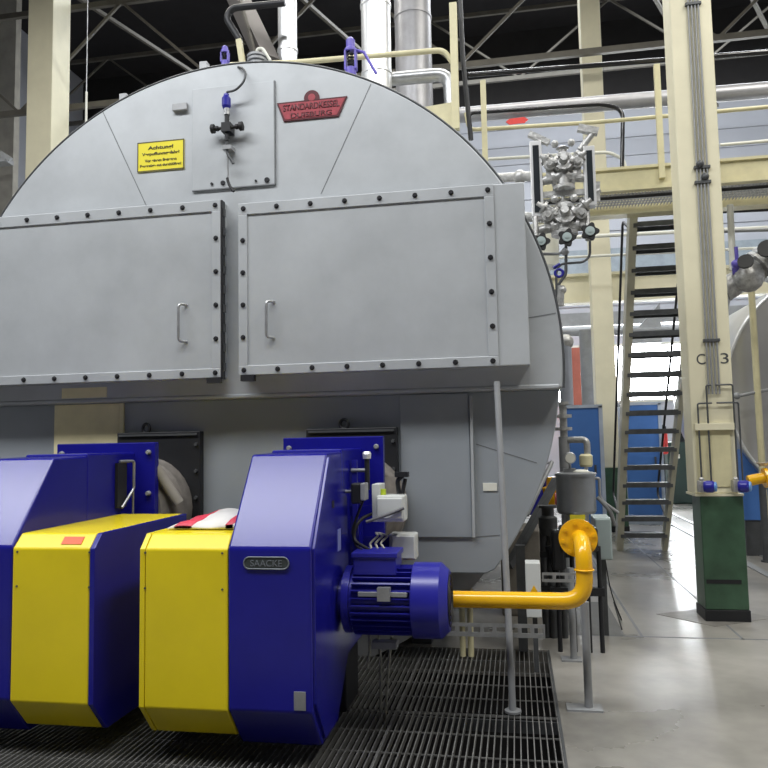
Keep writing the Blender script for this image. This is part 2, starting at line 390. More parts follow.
M().tube([P(466, 113, CW), P(469, 130, CW), P(600, 122, CW), P(768, 107, CW), P(768, 107, CW)+Vector((2, 0, .1))], .022, 10, .08).build('middle_rail', CREAMR, t)
# handrail around the stair opening
M().tube([P(467, 122, 8.9), P(470, 113, 8.9), P(604, 104, 8.9), P(623, 110, 8.9), P(622, 170, 8.9)], .024, 10, .15).build('handrail', MATS['black_gloss_rail'], t, label='black handrail at ladder opening')
M().tube([P(440, 162, 9), P(610, 152, 9), P(624, 160, 9), P(626, 170, 9)], .02, 10, .1).build('middle_rail', OFFW, t)
M().tube([P(720, 145, 9.5), P(790, 139, 9.5)], .02, 10).build('middle_rail', OFFW, t)

# insulated pipe behind catwalk
py0 = P(440, 117, 10.0); py1 = P(800, 94, 10.0)
t = thing('insulated_pipe', 'long horizontal silver insulated pipe with red flow marker above the catwalk', 'pipe', (py0+py1)/2)
M().cyl(py0, (py1.x+3, 10, py1.z+.05), .105, 24).build('cladding', mat('dull_grey_cladding', (.42, .42, .44), .4, .4), t)
rp = P(517, 121, 9.86)
M().prism([(rp.x-.15, rp.z), (rp.x-.10, rp.z+.04), (rp.x+.10, rp.z+.045), (rp.x+.15, rp.z+.005), (rp.x+.10, rp.z-.035), (rp.x-.10, rp.z-.04)], 'y', 9.855, 9.875).build('flow_marker', REDB, t)
# pipes on the back wall
for (ya, yb, Yd, r, mt, lab) in ((238, 230, 12.0, .03, OFFW, 'thin white conduit crossing behind the ladder, upper of two'), (258, 250, 12.5, .022, OFFW, 'thin white conduit crossing behind the ladder, lower of two'),
                                 (332, 330, 17.5, .11, GREYP, 'thick grey duct pipe low behind the ladder above the bright window')):
    a = P(556, ya, Yd); b = P(780, yb-3, Yd)
    tag(M().cyl(a, b, r, 12).build('wall_pipe', mt), lab, 'pipe')
tag(M().box(X(556, 315, 18), 9, 18, 18.7, Z(600, 325, 18), Z(600, 312, 18)).build('air_duct', GREYP), 'flat grey air duct hung above the back windows', 'duct')
p = P(650, 318, 17); tag(M().prism([(p.x-.5, p.z-.5), (p.x+.3, p.z+.4), (p.x+.3, p.z-.5)], 'y', 17.4, 18.0).build('duct_hood', GREYP), 'grey slanted duct hood seen between the ladder treads', 'duct')
p = P(588, 372, 16); tag(M().cyl((p.x, 16, 0), (p.x, 16, Z(588, 330, 16)), .15, 20).build('exhaust_pipe', GREYP), 'grey upright pipe between blue locker and far column', 'pipe')
p = P(577, 372, 20.5); tag(M().box(p.x-.18, p.x+.12, 20.4, 20.6, 0, Z(577, 348, 20.5)).build('steel_post', RUST), 'rust red post standing in front of the back window', 'post')
# ---------------------------------------------------------------- ladder stair
lt_b, lt_t = Vector((G(611, 541).x, 11.3, 0)), Vector((X(633, 205, 8.95), 8.95, Z(633, 203, 8.95)))
rb_b = Vector((X(664, 547, 11.3), 11.3, 0)); rt_t = Vector((X(702, 203, 8.95), 8.95, lt_t.z))
t = thing('steel_ladder', 'steep grey steel ladder stair leading up to the catwalk', 'ladder', (1.85, 10.4, 0))
LR = mat('ladder_rail_paint', (0.50, 0.48, 0.37), .4)
M().bar(lt_b, lt_t, .09, .20, (0, 1, 0)).build('side_rail', LR, t, label='left side rail')
M().bar(rb_b, rt_t, .06, .20, (0, 1, 0)).build('side_rail', LR, t, label='right side rail')
n = 18
for k in range(1, n):
    f = k/n; a = lt_b.lerp(lt_t, f); b = rb_b.lerp(rt_t, f)
    M().box(a.x, b.x, a.y-.11, a.y+.11, a.z, a.z+.02).box(a.x, b.x, a.y-.115, a.y-.10, a.z-.045, a.z+.02).box(a.x, b.x, a.y+.10, a.y+.115, a.z-.045, a.z+.02).build('tread', DGREY, t)
for a, b in ((lt_b, lt_t), (rb_b, rt_t)):
    o = Vector((0, .66, .34)); q0 = a.lerp(b, .10); q1 = a.lerp(b, .93)
    M().tube([q0, q0+o, q1+o, q1], .017, 8, .12).build('handrail', BLACK, t)

# ================================================================ LOCKERS / FAR FLOOR THINGS
def locker(px0, px1, ytop, ybase_px, Y, dep, lab):
    x0, x1 = X(px0, 450, Y), X(px1, 450, Y); zt = Z((px0+px1)/2, ytop, Y)
    t = thing('blue_cabinet', lab, 'cabinet', ((x0+x1)/2, Y+dep/2, 0), 'blue cabinets beyond the ladder')
    M().box(x0+.03, x1-.03, Y, Y+dep, 0.06, zt).build('door_panel', CABB, t)
    fr = M(); fr.box(x0, x0+.035, Y-.02, Y+dep+.01, 0, zt+.03); fr.box(x1-.06, x1, Y-.02, Y+dep+.01, 0, zt+.03); fr.box(x0, x1, Y-.02, Y+dep+.01, zt, zt+.05); fr.box(x0, x1, Y-.02, Y+dep, 0, .06)
    fr.build('frame', CABE, t)
    M().box(x1-.16, x1-.13, Y-.05, Y, zt*.5, zt*.5+.14).build('handle', DGREY, t)
locker(566, 604, 408, 0, 12.3, .6, 'tall blue cabinet with pale edge left of the far column')
locker(624, 663, 405, 0, 14.6, .7, 'tall blue cabinet seen through the ladder treads')
t = thing('machine_unit', 'dark green machine standing low against the back wall', 'machine', (4.2, 20, 0))
M().box(X(668, 460, 19), X(705, 460, 19), 19, 20.2, 0, 1.5).build('body', mat('dark_green_machine', (.03, .06, .05), .5), t, .03)
M().tube([(X(686, 440, 19), 19.2, 1.5), (X(686, 440, 19), 19.2, 2.9), (X(686, 440, 19)+.6, 19.2, 3.1)], .2, 12, .3).build('exhaust_hose', BLACK, t)
M().box(X(673, 462, 18.9), X(680, 462, 18.9), 18.9, 19, 1.1, 1.2).build('nameplate', OFFW, t)
p = G(685, 497); tag(M().lathe((p.x, 17, 0), (0, 0, 1), [(0, .13), (.38, .16), (.38, .145), (.3, .14)], 18).build('bucket', WHITEP), 'small pale bucket on the far floor near the column', 'bucket')
t = thing('fire_extinguisher', 'red fire extinguisher hanging beside the ladder near the blue cabinet', 'fire extinguisher', (X(661, 440, 14.3), 14.3, 1.3))
p = P(663, 440, 15.4)
M().lathe((p.x, 15.4, p.z-.28), (0, 0, 1), [(0, .07), (.02, .09), (.4, .09), (.47, .04), (.5, .03)], 16).build('cylinder', REDB, t)
M().box(p.x-.03, p.x+.06, 15.35, 15.45, p.z+.22, p.z+.27).build('valve_head', BLACK, t)
M().box(p.x-.03, p.x+.03, 15.47, 15.53, 0, p.z+.3).build('stand', DGREY, t)

# ================================================================ MAIN BOILER
BY = 5.2
a, b, c = P(3, 213, BY), P(265, 62, BY), P(560, 325, BY)
ax, az, bx, bz, cx, cz_ = a.x, a.z, b.x, b.z, c.x, c.z
d_ = 2*(ax*(bz-cz_)+bx*(cz_-az)+cx*(az-bz))
BX = ((ax**2+az**2)*(bz-cz_)+(bx**2+bz**2)*(cz_-az)+(cx**2+cz_**2)*(az-bz))/d_
BZ = ((ax**2+az**2)*(cx-bx)+(bx**2+bz**2)*(ax-cx)+(cx**2+cz_**2)*(bx-ax))/d_
BR = math.hypot(ax-BX, az-BZ)

boiler = thing('boiler', 'huge grey round-fronted industrial boiler with two bolted rectangular doors', 'boiler', (BX, BY+3, 0))
zl = Z(265, 397, BY)                       # lower edge of the upper front
zl2 = Z(300, 380, BY)
def seg(zcut, R, above=True, n=72):
    pts = []; s = (zcut-BZ)/R; a0 = math.asin(s)
    if above: A = [a0+(math.pi-2*a0)*k/n for k in range(n+1)]
    else: A = [math.pi-a0+(math.pi+2*a0)*k/n for k in range(n+1)]
    return [(BX+R*math.cos(t_), BZ+R*math.sin(t_)) for t_ in A]
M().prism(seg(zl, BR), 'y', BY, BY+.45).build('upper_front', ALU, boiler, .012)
low = [p_ for p_ in seg(zl, BR-.015, False)]
zcut = Z(440, 573, BY+.16)
low = [(x_, max(z_, zcut)) for x_, z_ in low]
q = []
for p_ in low:
    if not q or (Vector(p_)-Vector(q[-1])).length > 1e-4: q.append(p_)
# drop interior points on the cut line
q = [p_ for i, p_ in enumerate(q) if not (abs(p_[1]-zcut) < 1e-6 and 0 < i < len(q)-1 and abs(q[i-1][1]-zcut) < 1e-6 and abs(q[i+1][1]-zcut) < 1e-6)]
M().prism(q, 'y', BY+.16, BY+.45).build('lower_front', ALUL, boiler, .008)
M().lathe((BX, BY+.45, BZ), (0, 1, 0), [(0, BR-.03), (8.0, BR-.03)], 72).build('shell', ALUS, boiler)
# rim edge trim
arc = [(BX+(BR+.004)*math.cos(t_), BY+.006, BZ+(BR+.004)*math.sin(t_)) for t_ in [math.asin((zl-BZ)/BR)+(math.pi-2*math.asin((zl-BZ)/BR))*k/90 for k in range(91)]]
M().tube(arc, .009, 6).build('rim_trim', DGREY, boiler)
# seams of the upper front
def seam(p0, p1, Y, r=.004, mt=SEAM, name='seam'):
    a = P(*p0, Y); b = P(*p1, Y); return M().bar(a+Vector((0, .001, 0)), b+Vector((0, .001, 0)), .006, r*1.6).build(name, mt, boiler)
seam((103, 112), (147, 207), BY); seam((371, 84), (321, 194), BY)
# fold strip under the doors
M().prism([(BY, zl), (BY-.012, zl+.0), (BY-.012, zl+.02), (BY, zl+.03)], 'x', BX-BR*.985, BX+BR*.985).build('drip_strip', ALU, boiler, .003)
# cream sheet brightened in colour as if lit, with painted light on the ledge
LY = BY+.16
xA, xB = X(55, 430, LY), X(120, 430, LY)
M().box(xA, xB, LY-.012, LY, Z(90, 500, LY), zl-.004).build('lit_cream_patch', CREAMP, boiler, .002, label='cream sheet patch with brightness painted in')
M().box(X(62, 392, BY), X(107, 392, BY), BY-.004, BY, zl+.035, zl+.115).build('lit_cream_patch', CREAMP, boiler, label='painted strip of cream light on the ledge above')
M().box(xB+.005, xB+.04, LY-.02, LY, Z(120, 500, LY), zl-.004).build('cover_strip', CREAMP, boiler)
# lower right sheet panels
x1_, x2_ = X(401, 450, LY), X(470, 450, LY)
M().box(x1_, x2_, LY-.02, LY, Z(435, 537, LY), Z(435, 394, LY)).build('cover_sheet', ALUL, boiler, .004)
M().bar(P(471, 396, LY-.02), P(474, 537, LY-.02), .02, .045, (0, 1, 0)).build('cover_strip', ALU, boiler)
seam((476, 444), (537, 463), LY); seam((474, 537), (500, 535), LY); seam((528, 318), (556, 313), BY)
lp = P(490, 487, LY)
M().box(lp.x-.05, lp.x+.05, LY-.008, LY, lp.z-.028, lp.z+.028).build('type_plate', OFFW, boiler, .002)
# ------ doors
DY = 5.085
def door(px0, px1, pxd, top_l, top_r, bot_l, bot_r, hx, hy0, hy1, lab, xmin=None):
    # px0..px1 bolted door span, pxd = right end of the box body
    x0 = X(px0, 300, DY) if xmin is None else xmin; x1 = X(px1, 300, DY); xd = X(pxd, 300, DY)
    zt = Z(px1, top_r, DY); zb = Z(px1, bot_r, DY)
    d = M().box(x0, xd, DY, BY+.05, zb, zt).build('door', ALU, boiler, .006, label=lab)
    s = .085; y = DY-.012
    fr = M()
    fr.box(x0, x1, y, DY, zt-s, zt); fr.box(x0, x1, y, DY, zb, zb+s*.8); fr.box(x1-s*.8, x1, y, DY, zb+s*.8, zt-s); fr.box(x0, x0+s*.8, y, DY, zb+s*.8, zt-s)
    fr.build('door_flange', ALUS if False else ALU, d, .003)
    bt = M().lathe((0, 0, 0), (0, -1, 0), [(0, .019), (.004, .019), (.004, .013), (.018, .011)], 8)
    first = None
    def put(x, z):
        nonlocal first
        if first is None:
            first = bt.build('bolt', BOLT, d, origin=(0, 0, 0)); first.location = Vector((x, y, z)); return
        dup(first, (x, y, z))
    nx = round((x1-x0)/.268)
    for k in range(nx+1):
        xx = x0+.04+(x1-x0-.08)*k/nx
        put(xx, zt-.04); put(xx, zb+.035)
    for k in range(1, 5):
        zz = zb+.035+(zt-zb-.075)*k/5; put(x0+.035, zz); put(x1-.035, zz)
    h0, h1 = P(hx, hy0, DY), P(hx, hy1, DY)
    M().tube([(h0.x+.03, DY, h0.z), (h0.x-.01, DY-.055, h0.z), (h1.x-.01, DY-.055, h1.z), (h1.x+.03, DY, h1.z)], .011, 10, .03).build('handle', STEEL, d)
    return d, x0, x1, zb, zt
dl, lx0, lx1, lzb, lzt = door(0, 221, 221, 0, 200, 0, 377.5, 183, 305, 342, 'left bolted sheet metal door', xmin=X(0, 300, DY)-1.62)
dr, rx0, rx1, rzb, rzt = door(239, 497, 528, 0, 184, 0, 366, 270, 302, 338, 'right bolted sheet metal door')
# hinge/edge channel on the left door's free edge
M().box(lx1, lx1+.012, DY-.005, BY-.06, lzb-.01, lzt).build('edge_channel', BOLT, dl, .003)
m = M()
for k in range(9): m.box(lx1+.012, lx1+.022, DY+.01, DY+.04, lzb+.05+k*(lzt-lzb-.1)/8.5, lzb+.11+k*(lzt-lzb-.1)/8.5)
m.build('clamp', DGREY, dl)
M().box(rx0+.02, rx0+.12, DY-.03, DY+.02, rzb-.045, rzb).build('hinge_stop', BOLT, dr)
M().box(lx1-.1, lx1, DY-.03, DY+.02, lzb-.04, lzb).build('hinge_stop', BOLT, dl)
# extra strip and mark above the doors
M().box(BX-BR*.92, X(221, 190, BY), BY-.02, BY, lzt-.02, lzt+.035).build('cover_strip', ALUS, boiler, .002)
# ------ access panel at the top with sampling valve
px0, px1 = X(193, 140, BY), X(275, 140, BY); pz0, pz1 = Z(233, 188, BY), Z(250, 84, BY)
ap = M().box(px0, px1, BY-.015, BY, pz0, pz1).build('access_panel', ALU, boiler, .004)
M().box(px1-.002, px1+.006, BY-.017, BY, pz0, pz1).box(px0, px1, BY-.017, BY, pz0-.006, pz0+.001).build('panel_edge', SEAM, ap)
for qx, qy, r in ((212, 184, .012), (223, 183, .02), (256, 181, .01), (267, 180, .022)):
    p = P(qx, qy, BY-.015); M().lathe((p.x, BY-.015, p.z), (0, -1, 0), [(0, r), (.012, r*.8)], 10).build('bolt', BOLT, ap)
VY = BY-.08
v = M()
p = P(227, 128, VY)
sv = M().cyl((p.x, VY, p.z-.10), (p.x, VY, p.z+.10), .018, 12).box(p.x-.035, p.x+.035, VY-.03, BY-.015, p.z-.035, p.z+.035).build('sampling_valve', BLACK, boiler)
for s_ in (-1, 1):
    M().lathe((p.x, VY, p.z), (s_, 0, 0.03), [(0, .013), (.07, .013), (.07, .02), (.085, .02), (.085, .012), (.10, .012), (.10, .034), (.125, .034), (.13, .02)], 12).build('hand_knob', RUBBER, sv)
M().cyl((p.x, VY, p.z+.10), (p.x, VY, p.z+.15), .024, 12).build('fitting', STEEL, sv)
M().lathe((p.x-.005, VY, p.z+.15), (0, 0, 1), [(0, .024), (.02, .034), (.08, .034), (.10, .022), (.115, .02)], 14).build('pressure_switch', BLUEM, sv)
M().tube([(p.x-.005, VY, p.z+.26), (p.x+.0, VY, p.z+.28), (p.x+.07, VY-.01, p.z+.28), (p.x+.14, VY-.02, p.z+.33), (p.x+.155, VY-.01, p.z+.40), (p.x+.12, VY+.03, p.z+.47), (p.x+.06, BY, BZ+BR-.03)], .009, 8, .05).build('impulse_pipe', DGREY, sv)
M().tube([(p.x+.0, VY, p.z-.1), (p.x+.0, VY, p.z-.2), (p.x+.035, VY, p.z-.25), (p.x+.05, VY, p.z-.28)], .011, 8, .03).build('drain_tube', DGREY, sv)
M().tube([(p.x+.005, VY, p.z-.22), (p.x+.005, VY+.01, p.z-.40), (p.x+.02, VY, p.z-.46), (p.x+.06, VY-.01, p.z-.50)], .006, 8, .03).build('drain_tube', STEEL, sv)
M().tube([(p.x+.005, VY-.01, p.z-.39), (p.x+.02, VY-.01, p.z-.45), (p.x+.06, VY-.02, p.z-.50)], .011, 8, .03).build('hose_end', RUBBER, sv)
M().box(p.x-.03, p.x+.04, VY-.02, BY-.01, p.z-.17, p.z-.14).build('bracket', STEEL, sv)
p = P(181, 108, BY); M().box(p.x-.06, p.x+.06, BY-.03, BY, p.z-.03, p.z+.03).build('type_plate', ALUS, boiler, .006)
# ------ yellow warning sign
s0, s1 = P(138, 143, BY), P(184.5, 170, BY)
sw, sh = s1.x-s0.x, 33/740*BY*1.02
scx, scz = (s0.x+s1.x)/2, Z(161, 156, BY)
sg = M().box(scx-sw/2, scx+sw/2, BY-.008, BY, scz-sh/2, scz+sh/2).build('warning_sign', SIGNY, boiler, .002)
INK = mat('sign_ink', (.09, .08, .03), .6)
fr = M(); bw = .008; y0_ = BY-.0095
for (xa, xb, za, zb) in ((-sw/2, sw/2, sh/2-bw, sh/2), (-sw/2, sw/2, -sh/2, -sh/2+bw), (-sw/2, -sw/2+bw, -sh/2, sh/2), (sw/2-bw, sw/2, -sh/2, sh/2)):
    fr.box(scx+xa, scx+xb, y0_, BY-.008, scz+za, scz+zb)
fr.build('border', INK, sg)
for body, fz, fw, fh in (('Achtung!', .27, .54, .155), ('Verpuffungsgefahr!', .07, .80, .13), ('Vor einem Betreten', -.14, .68, .095), ('Feuerzüge gut durchlüften!', -.32, .88, .115)):
    text('lettering', body, (scx, BY-.008, scz+fz*sh), sw*fw, sh*fh, INK, sg, off=.03)
# ------ red nameplate
nq = [P(277, 103.5, BY), P(347.5, 96.5, BY), P(339, 116.5, BY), P(284, 122.5, BY)]
def shr(pts, k):
    c = sum((Vector((p_.x, p_.z)) for p_ in pts), Vector((0, 0)))/len(pts)
    return [tuple(c+(Vector((p_.x, p_.z))-c)*k) for p_ in pts]
# straighten the outline: horizontal top and bottom
zt_ = (nq[0].z+nq[1].z)/2; zb_ = (nq[2].z+nq[3].z)/2
poly = [(nq[0].x, zt_), (nq[1].x, zt_), (nq[2].x, zb_), (nq[3].x, zb_)]
nc = P(312, 99, BY)
npn = M().prism(poly, 'y', BY-.01, BY).lathe((nc.x, BY, nc.z+.005), (0, -1, 0), [(0, .06), (.01, .06)], 24).build('nameplate', DRED, boiler, .002)
cxp = sum(p_[0] for p_ in poly)/4; czp = (zt_+zb_)/2
poly2 = [(cxp+(x_-cxp)*.94, czp+(z_-czp)*.82) for x_, z_ in poly]
M().prism(poly2, 'y', BY-.012, BY-.01).build('field', RED, npn)
M().lathe((nc.x, BY-.0105, nc.z+.008), (0, -1, 0), [(0, .028), (.002, .028)], 20).build('emblem', RED, npn)
wN = poly[1][0]-poly[0][0]; hN = zt_-zb_
text('lettering', 'STANDARDKESSEL', (cxp, BY-.012, czp+hN*.17), wN*.80, hN*.34, DRED, npn, off=.02)
text('lettering', 'DUISBURG', (cxp, BY-.012, czp-hN*.25), wN*.58, hN*.26, DRED, npn, off=.02)
# small fittings on the rim
for qx, qy in ((28, 196), (124, 97), (204, 65)):
    p = P(qx, qy, BY+.1); M().box(p.x-.03, p.x+.03, BY+.08, BY+.14, p.z-.05, p.z+.02).build('rim_lug', ALUS, boiler)
# burner mounting plates (black) and lifting eyes
for (ax0, ax1, ay, ex) in ((117, 200, 432, 146), (306, 397, 428, 344)):
    x0, x1 = X(ax0, 440, LY-.07), X(ax1, 440, LY-.07); zt = Z((ax0+ax1)/2, ay, LY-.07)
    mp = M().box(x0, x1, LY-.07, LY, .55, zt).build('burner_mount', BLACK, boiler, .006)
    e = P(ex, ay-5, LY-.05)
    M().ring((e.x, LY-.045, zt+.03), (.3, 1, 0), .035, .012, 16).build('lifting_eye', BLACK, mp)
    for k in range(5):
        M().lathe((x1-.03, LY-.07, zt-.1-k*.2), (0, -1, 0), [(0, .015), (.02, .013)], 6).build('bolt', DGREY, mp)
    M().box(x0+.02, x1-.02, LY-.085, LY-.07, zt-.03, zt-.015).build('mount_edge', DGREY, mp)
# boiler supports below
for xx in (BX-1.35, BX-.45, BX+.45, BX+1.25):
    for yy in (6.0, 9.0, 12.5):
        zz = BZ-math.sqrt(max(.01, (BR-.03)**2-(xx-BX)**2))
        M().box(xx-.08, xx+.08, yy, yy+.18, 0, zz+.06).build('support_leg', DGREY, boiler, .005)
# two cream drain pipes under the boiler
for k, qx in enumerate((461, 469)):
    p = P(qx, 575, 5.7)
    tag(M().cyl((p.x, 5.7, .0 if k else .0), (p.x, 5.7, p.z+.25), .022, 10).build('drain_pipe', CREAMR), 'slim cream drain pipe below the large boiler, %s of the pair' % ('right' if k else 'left'), 'pipe', 'cream drain pipes')
# upright conduit pipe in front of lower boiler
pt = P(497, 388, 4.95); pb_ = G(513, 712)
t = thing('support_pipe', 'thin grey upright pipe in front of the boiler lower right side', 'pipe', (pb_.x, pb_.y, 0))
M().tube([pt+Vector((0, .0, .04)), (pb_.x, pb_.y, .0)], .021, 12).build('pipe', GREYP, t)
M().lathe((pb_.x, pb_.y, 0), (0, 0, 1), [(0, .05), (.012, .05), (.012, .03)], 14).build('foot', GREYP, t)

# ================================================================ CHIMNEYS / BOILER TOP
def stack(pxc, wpx, Y, zbase, mt, lab, bands):
    x = X(pxc, 30, Y); r = wpx/740*Y/2*.98
    t = thing('flue_pipe', lab, 'chimney', (x, Y, zbase))
    M().cyl((x, Y, zbase), (x, Y, ZC), r, 36).build('cladding', mt, t)
    for bz_ in bands: M().lathe((x, Y, bz_), (0, 0, 1), [(0, r), (.0, r+.008), (.03, r+.008), (.03, r)], 36, False).build('joint_band', mt, t)
    return x, r
topz = BZ+BR
stack(287.5, 21, 7.0, topz-.25, SILVER, 'narrow shiny silver flue pipe rising behind the boiler top', (5.6,))
stack(376, 32, 7.2, topz-.45, SILVER, 'middle thick shiny silver flue pipe on the boiler top', (Z(376, 76, 7.2), Z(376, 8, 7.2)))
sx_, sr_ = stack(413, 39, 8.6, topz-.8, MATS['dull_grey_cladding'], 'widest dull grey flue pipe right of the two shiny ones', (Z(413, 20, 8.6),))
t = thing('insulated_elbow', 'short silver insulated pipe bending down beside the cream railing post', 'pipe', P(420, 75, 7.6))
M().tube([P(383, 80, 7.35), P(449, 74, 7.4), P(452, 120, 7.4)], .07, 18, .15).build('cladding', STEEL, t)
# cream railing on boiler top
t = thing('platform_railing', 'cream pipe railing with tall end post on the boiler top', 'railing', P(453, 120, 6.3))
M().bar(P(456, 130, 6.3), P(453, 4, 6.3), .065, .065).build('post', CREAMR, t, .004)
M().tube([P(230, 65, 6.5), P(300, 62, 6.4), P(444, 50, 6.3), P(452, 62, 6.3)], .024, 10, .08).build('rail', CREAMR, t)
M().bar(P(243, 66, 6.5), P(239, 40, 6.5), .05, .05).build('post', CREAMR, t)
M().tube([P(460, 0, 6.45), P(463, 60, 6.45), P(471, 140, 6.45)], .022, 8).build('cable', BLACK, t)
pa = P(424, 107, 6.6); pb2 = P(452, 132, 6.6)
tag(M().prism([(pa.x, pa.z), (pb2.x, pa.z+.02), (pb2.x+.02, pb2.z-.3), (pa.x-.1, pb2.z-.3)], 'y', 6.6, 7.4).build('platform_plate', CREAMR), 'cream end plate of the platform behind the boiler top right', 'platform')
def pop_valve(px, ytop, ybot, Y, wpx, lab, spring):
    p = P(px, ybot, Y); h = (ybot-ytop)/740*Y; r = wpx/740*Y/2
    t = thing('safety_valve', lab, 'valve', (p.x, Y, p.z-.1))
    M().lathe((p.x, Y, p.z-.15), (0, 0, 1), [(0, r*.9), (.15+h*.15, r*.9)], 16).build('valve_base', PURP, t)
    for s_ in (-1, 1): M().box(p.x+s_*r*.7, p.x+s_*r, Y-r*.6, Y+r*.6, p.z+h*.1, p.z+h*.62).build('yoke', PURP, t)
    pts = [(p.x+r*.5*math.cos(a_*.9), Y+r*.5*math.sin(a_*.9), p.z+h*.1+a_/40*h*.5) for a_ in range(41)]
    M().tube(pts, r*.12, 6).build('spring', BLACK, t)
    M().lathe((p.x, Y, p.z+h*.6), (0, 0, 1), [(0, r), (.02, r), (h*.1, r*.75), (h*.3, r*.75), (h*.38, r*.35)], 16).build('bonnet', PURP, t)
    if spring: M().tube([(p.x+r, Y, p.z+h*.62), (p.x+r*2.2, Y, p.z+h*.55), (p.x+r*4.2, Y, p.z-.02)], .012, 8).build('lever', PURP, t)
pop_valve(225, 43, 64, 5.6, 9, 'small violet safety valve above the access panel', False)
pop_valve(351, 33, 74, 5.7, 13, 'taller violet spring safety valve with lever beside the flue pipe', True)
t = thing('inclined_duct', 'dark inclined duct descending to the boiler top left of the flue', 'duct', P(270, 62, 6.6))
M().bar(P(225, -30, 7.4), P(268, 62, 6.8), .2, .14).build('duct', mat('brown_grey_steel', (.09, .08, .075), .5, .2), t)
M().tube([P(285, 3, 6.6), P(232, 8, 6.6), P(226, 18, 6.6), P(240, 40, 6.6)], .033, 12, .08).build('handrail', BLACK, t)
M().bar(P(240, 0, 6.9), P(258, 64, 6.7), .03, .03).build('edge_angle', TRUSS, t)
t = thing('flanged_nozzle', 'grey flanged nozzle with lifting bow on the boiler crown', 'nozzle', P(258, 62, 5.9))
p = P(257, 60, 5.9); M().lathe((p.x, 5.9, p.z-.12), (0, 0, 1), [(-.3, .07), (.1, .07), (.1, .085), (.12, .085), (.12, .07), (.135, .07), (.135, .085), (.155, .085)], 20).build('flange', GREYP, t)
M().tube([(p.x-.0, 5.9, p.z+.03), (p.x, 5.9, p.z+.1), (p.x+.05, 5.9, p.z+.1), (p.x+.12, 5.9, p.z-.02)], .014, 8, .04).build('lifting_bow', OFFW, t)
# chain / rod hanging at the left
p = P(86, 130, 8.2); q = P(85, -20, 8.2)
t = thing('hanging_rod', 'thin rod hanging from the roof left of the boiler crown', 'rod', p)
M().tube([(p.x, 8.2, p.z-.5), (p.x, 8.2, ZC)], .006, 6).build('cable', STEEL, t)
M().cyl((p.x, 8.2, p.z-.3), (p.x, 8.2, P(85, 92, 8.2).z), .014, 8).build('rod', OFFW, t)
p = P(6, 158, 11); tag(M().bar(P(0, 153, 11), P(11, 160, 11), .06, .08).box(p.x-.4, p.x, 10.98, 11.2, p.z-.06, p.z+.02).build('wall_bracket', GREYP), 'small grey bracket at the far left edge', 'bracket')

# ================================================================ BURNERS
def burner(xs, mir, lab, which):
    """xs = inner plane X between yellow cover and blue housing; mir=+1 blue on the right, -1 blue on the left"""
    def XX(d): return xs+mir*d
    t = thing('burner', lab, 'burner', (xs, 4.2, 0), None)
    wb = .434
    prof = [(3.60, .29), (3.60, 1.085), (3.95, 1.55), (4.30, 1.555), (4.30, .36), (4.06, .07), (3.78, .07)]
    bl = M().prism(prof, 'x', XX(0), XX(wb)).build('blue_housing', BLUE, t, .012)
    M().box(XX(.0), XX(wb), 4.29, 4.90, .36, 1.57).build('rear_body', BLUE, t, .012)
    py_ = [(3.60, .285), (3.60, 1.078), (3.67, 1.15), (4.70, 1.155), (4.70, .12), (3.74, .12)]
    M().prism(py_, 'x', XX(-.002), XX(-.45)).build('yellow_cover', YEL, t, .008)
    M().prism([(y_, z_+(.0)) for y_, z_ in py_], 'x', XX(-.452), XX(-.48)).build('side_panel', BLUE, t, .003) if mir < 0 else \
        M().prism(py_, 'x', XX(-.452), XX(-.48)).build('side_panel', YEL, t, .003)
    for dz in (.88, 1.06):
        for dx in (-.03, -.45):
            M().lathe((XX(dx), 3.60, dz), (0, -1, 0), [(0, .006), (.004, .005)], 8).build('screw', DGREY, t)
    # flange plate
    fx0, fx1 = (X(283, 445, 4.88), X(383, 445, 4.88)) if mir > 0 else (X(155, 450, 4.88), X(72, 450, 4.88)-.12)
    ztf = Z(333, 437, 4.88) if mir > 0 else Z(115, 443, 4.88)
    fl = M().box(fx0, fx1, 4.88, 4.94, .42, ztf).build('flange', BLUE, t, .006)
    for z in (.6, .9, 1.28, ztf-.07):
        for x_ in (fx0, fx1):
            s_ = 1 if x_ == min(fx0, fx1) else -1
            M().lathe((x_+s_*.045, 4.88, z), (0, -1, 0), [(0, .018), (.015, .018), (.03, .012)], 8).build('bolt', GREYP, fl)
    M().lathe(((fx0+fx1)/2+(.07 if mir > 0 else .1), 4.94, 1.15), (0, 1, 0), [(0, .30), (.2, .38), (.345, .38)], 32).build('throat', mat('rough_refractory', (.22, .20, .18), .8, 0, .2, 10), t)
    return t, XX
IN1, IN2 = X(228, 620, 3.6), X(11, 620, 3.6)
YW1, YW2 = IN1-X(140, 620, 3.6), X(94, 620, 3.6)-IN2
BW1 = X(311.5, 620, 3.6)-IN1

b1, XX = burner(IN1, 1, 'blue and yellow industrial burner at centre with maker plate and motor', 'r')
b2, XX2 = burner(IN2, -1, 'blue and yellow industrial burner cut off by the left photo edge', 'l')
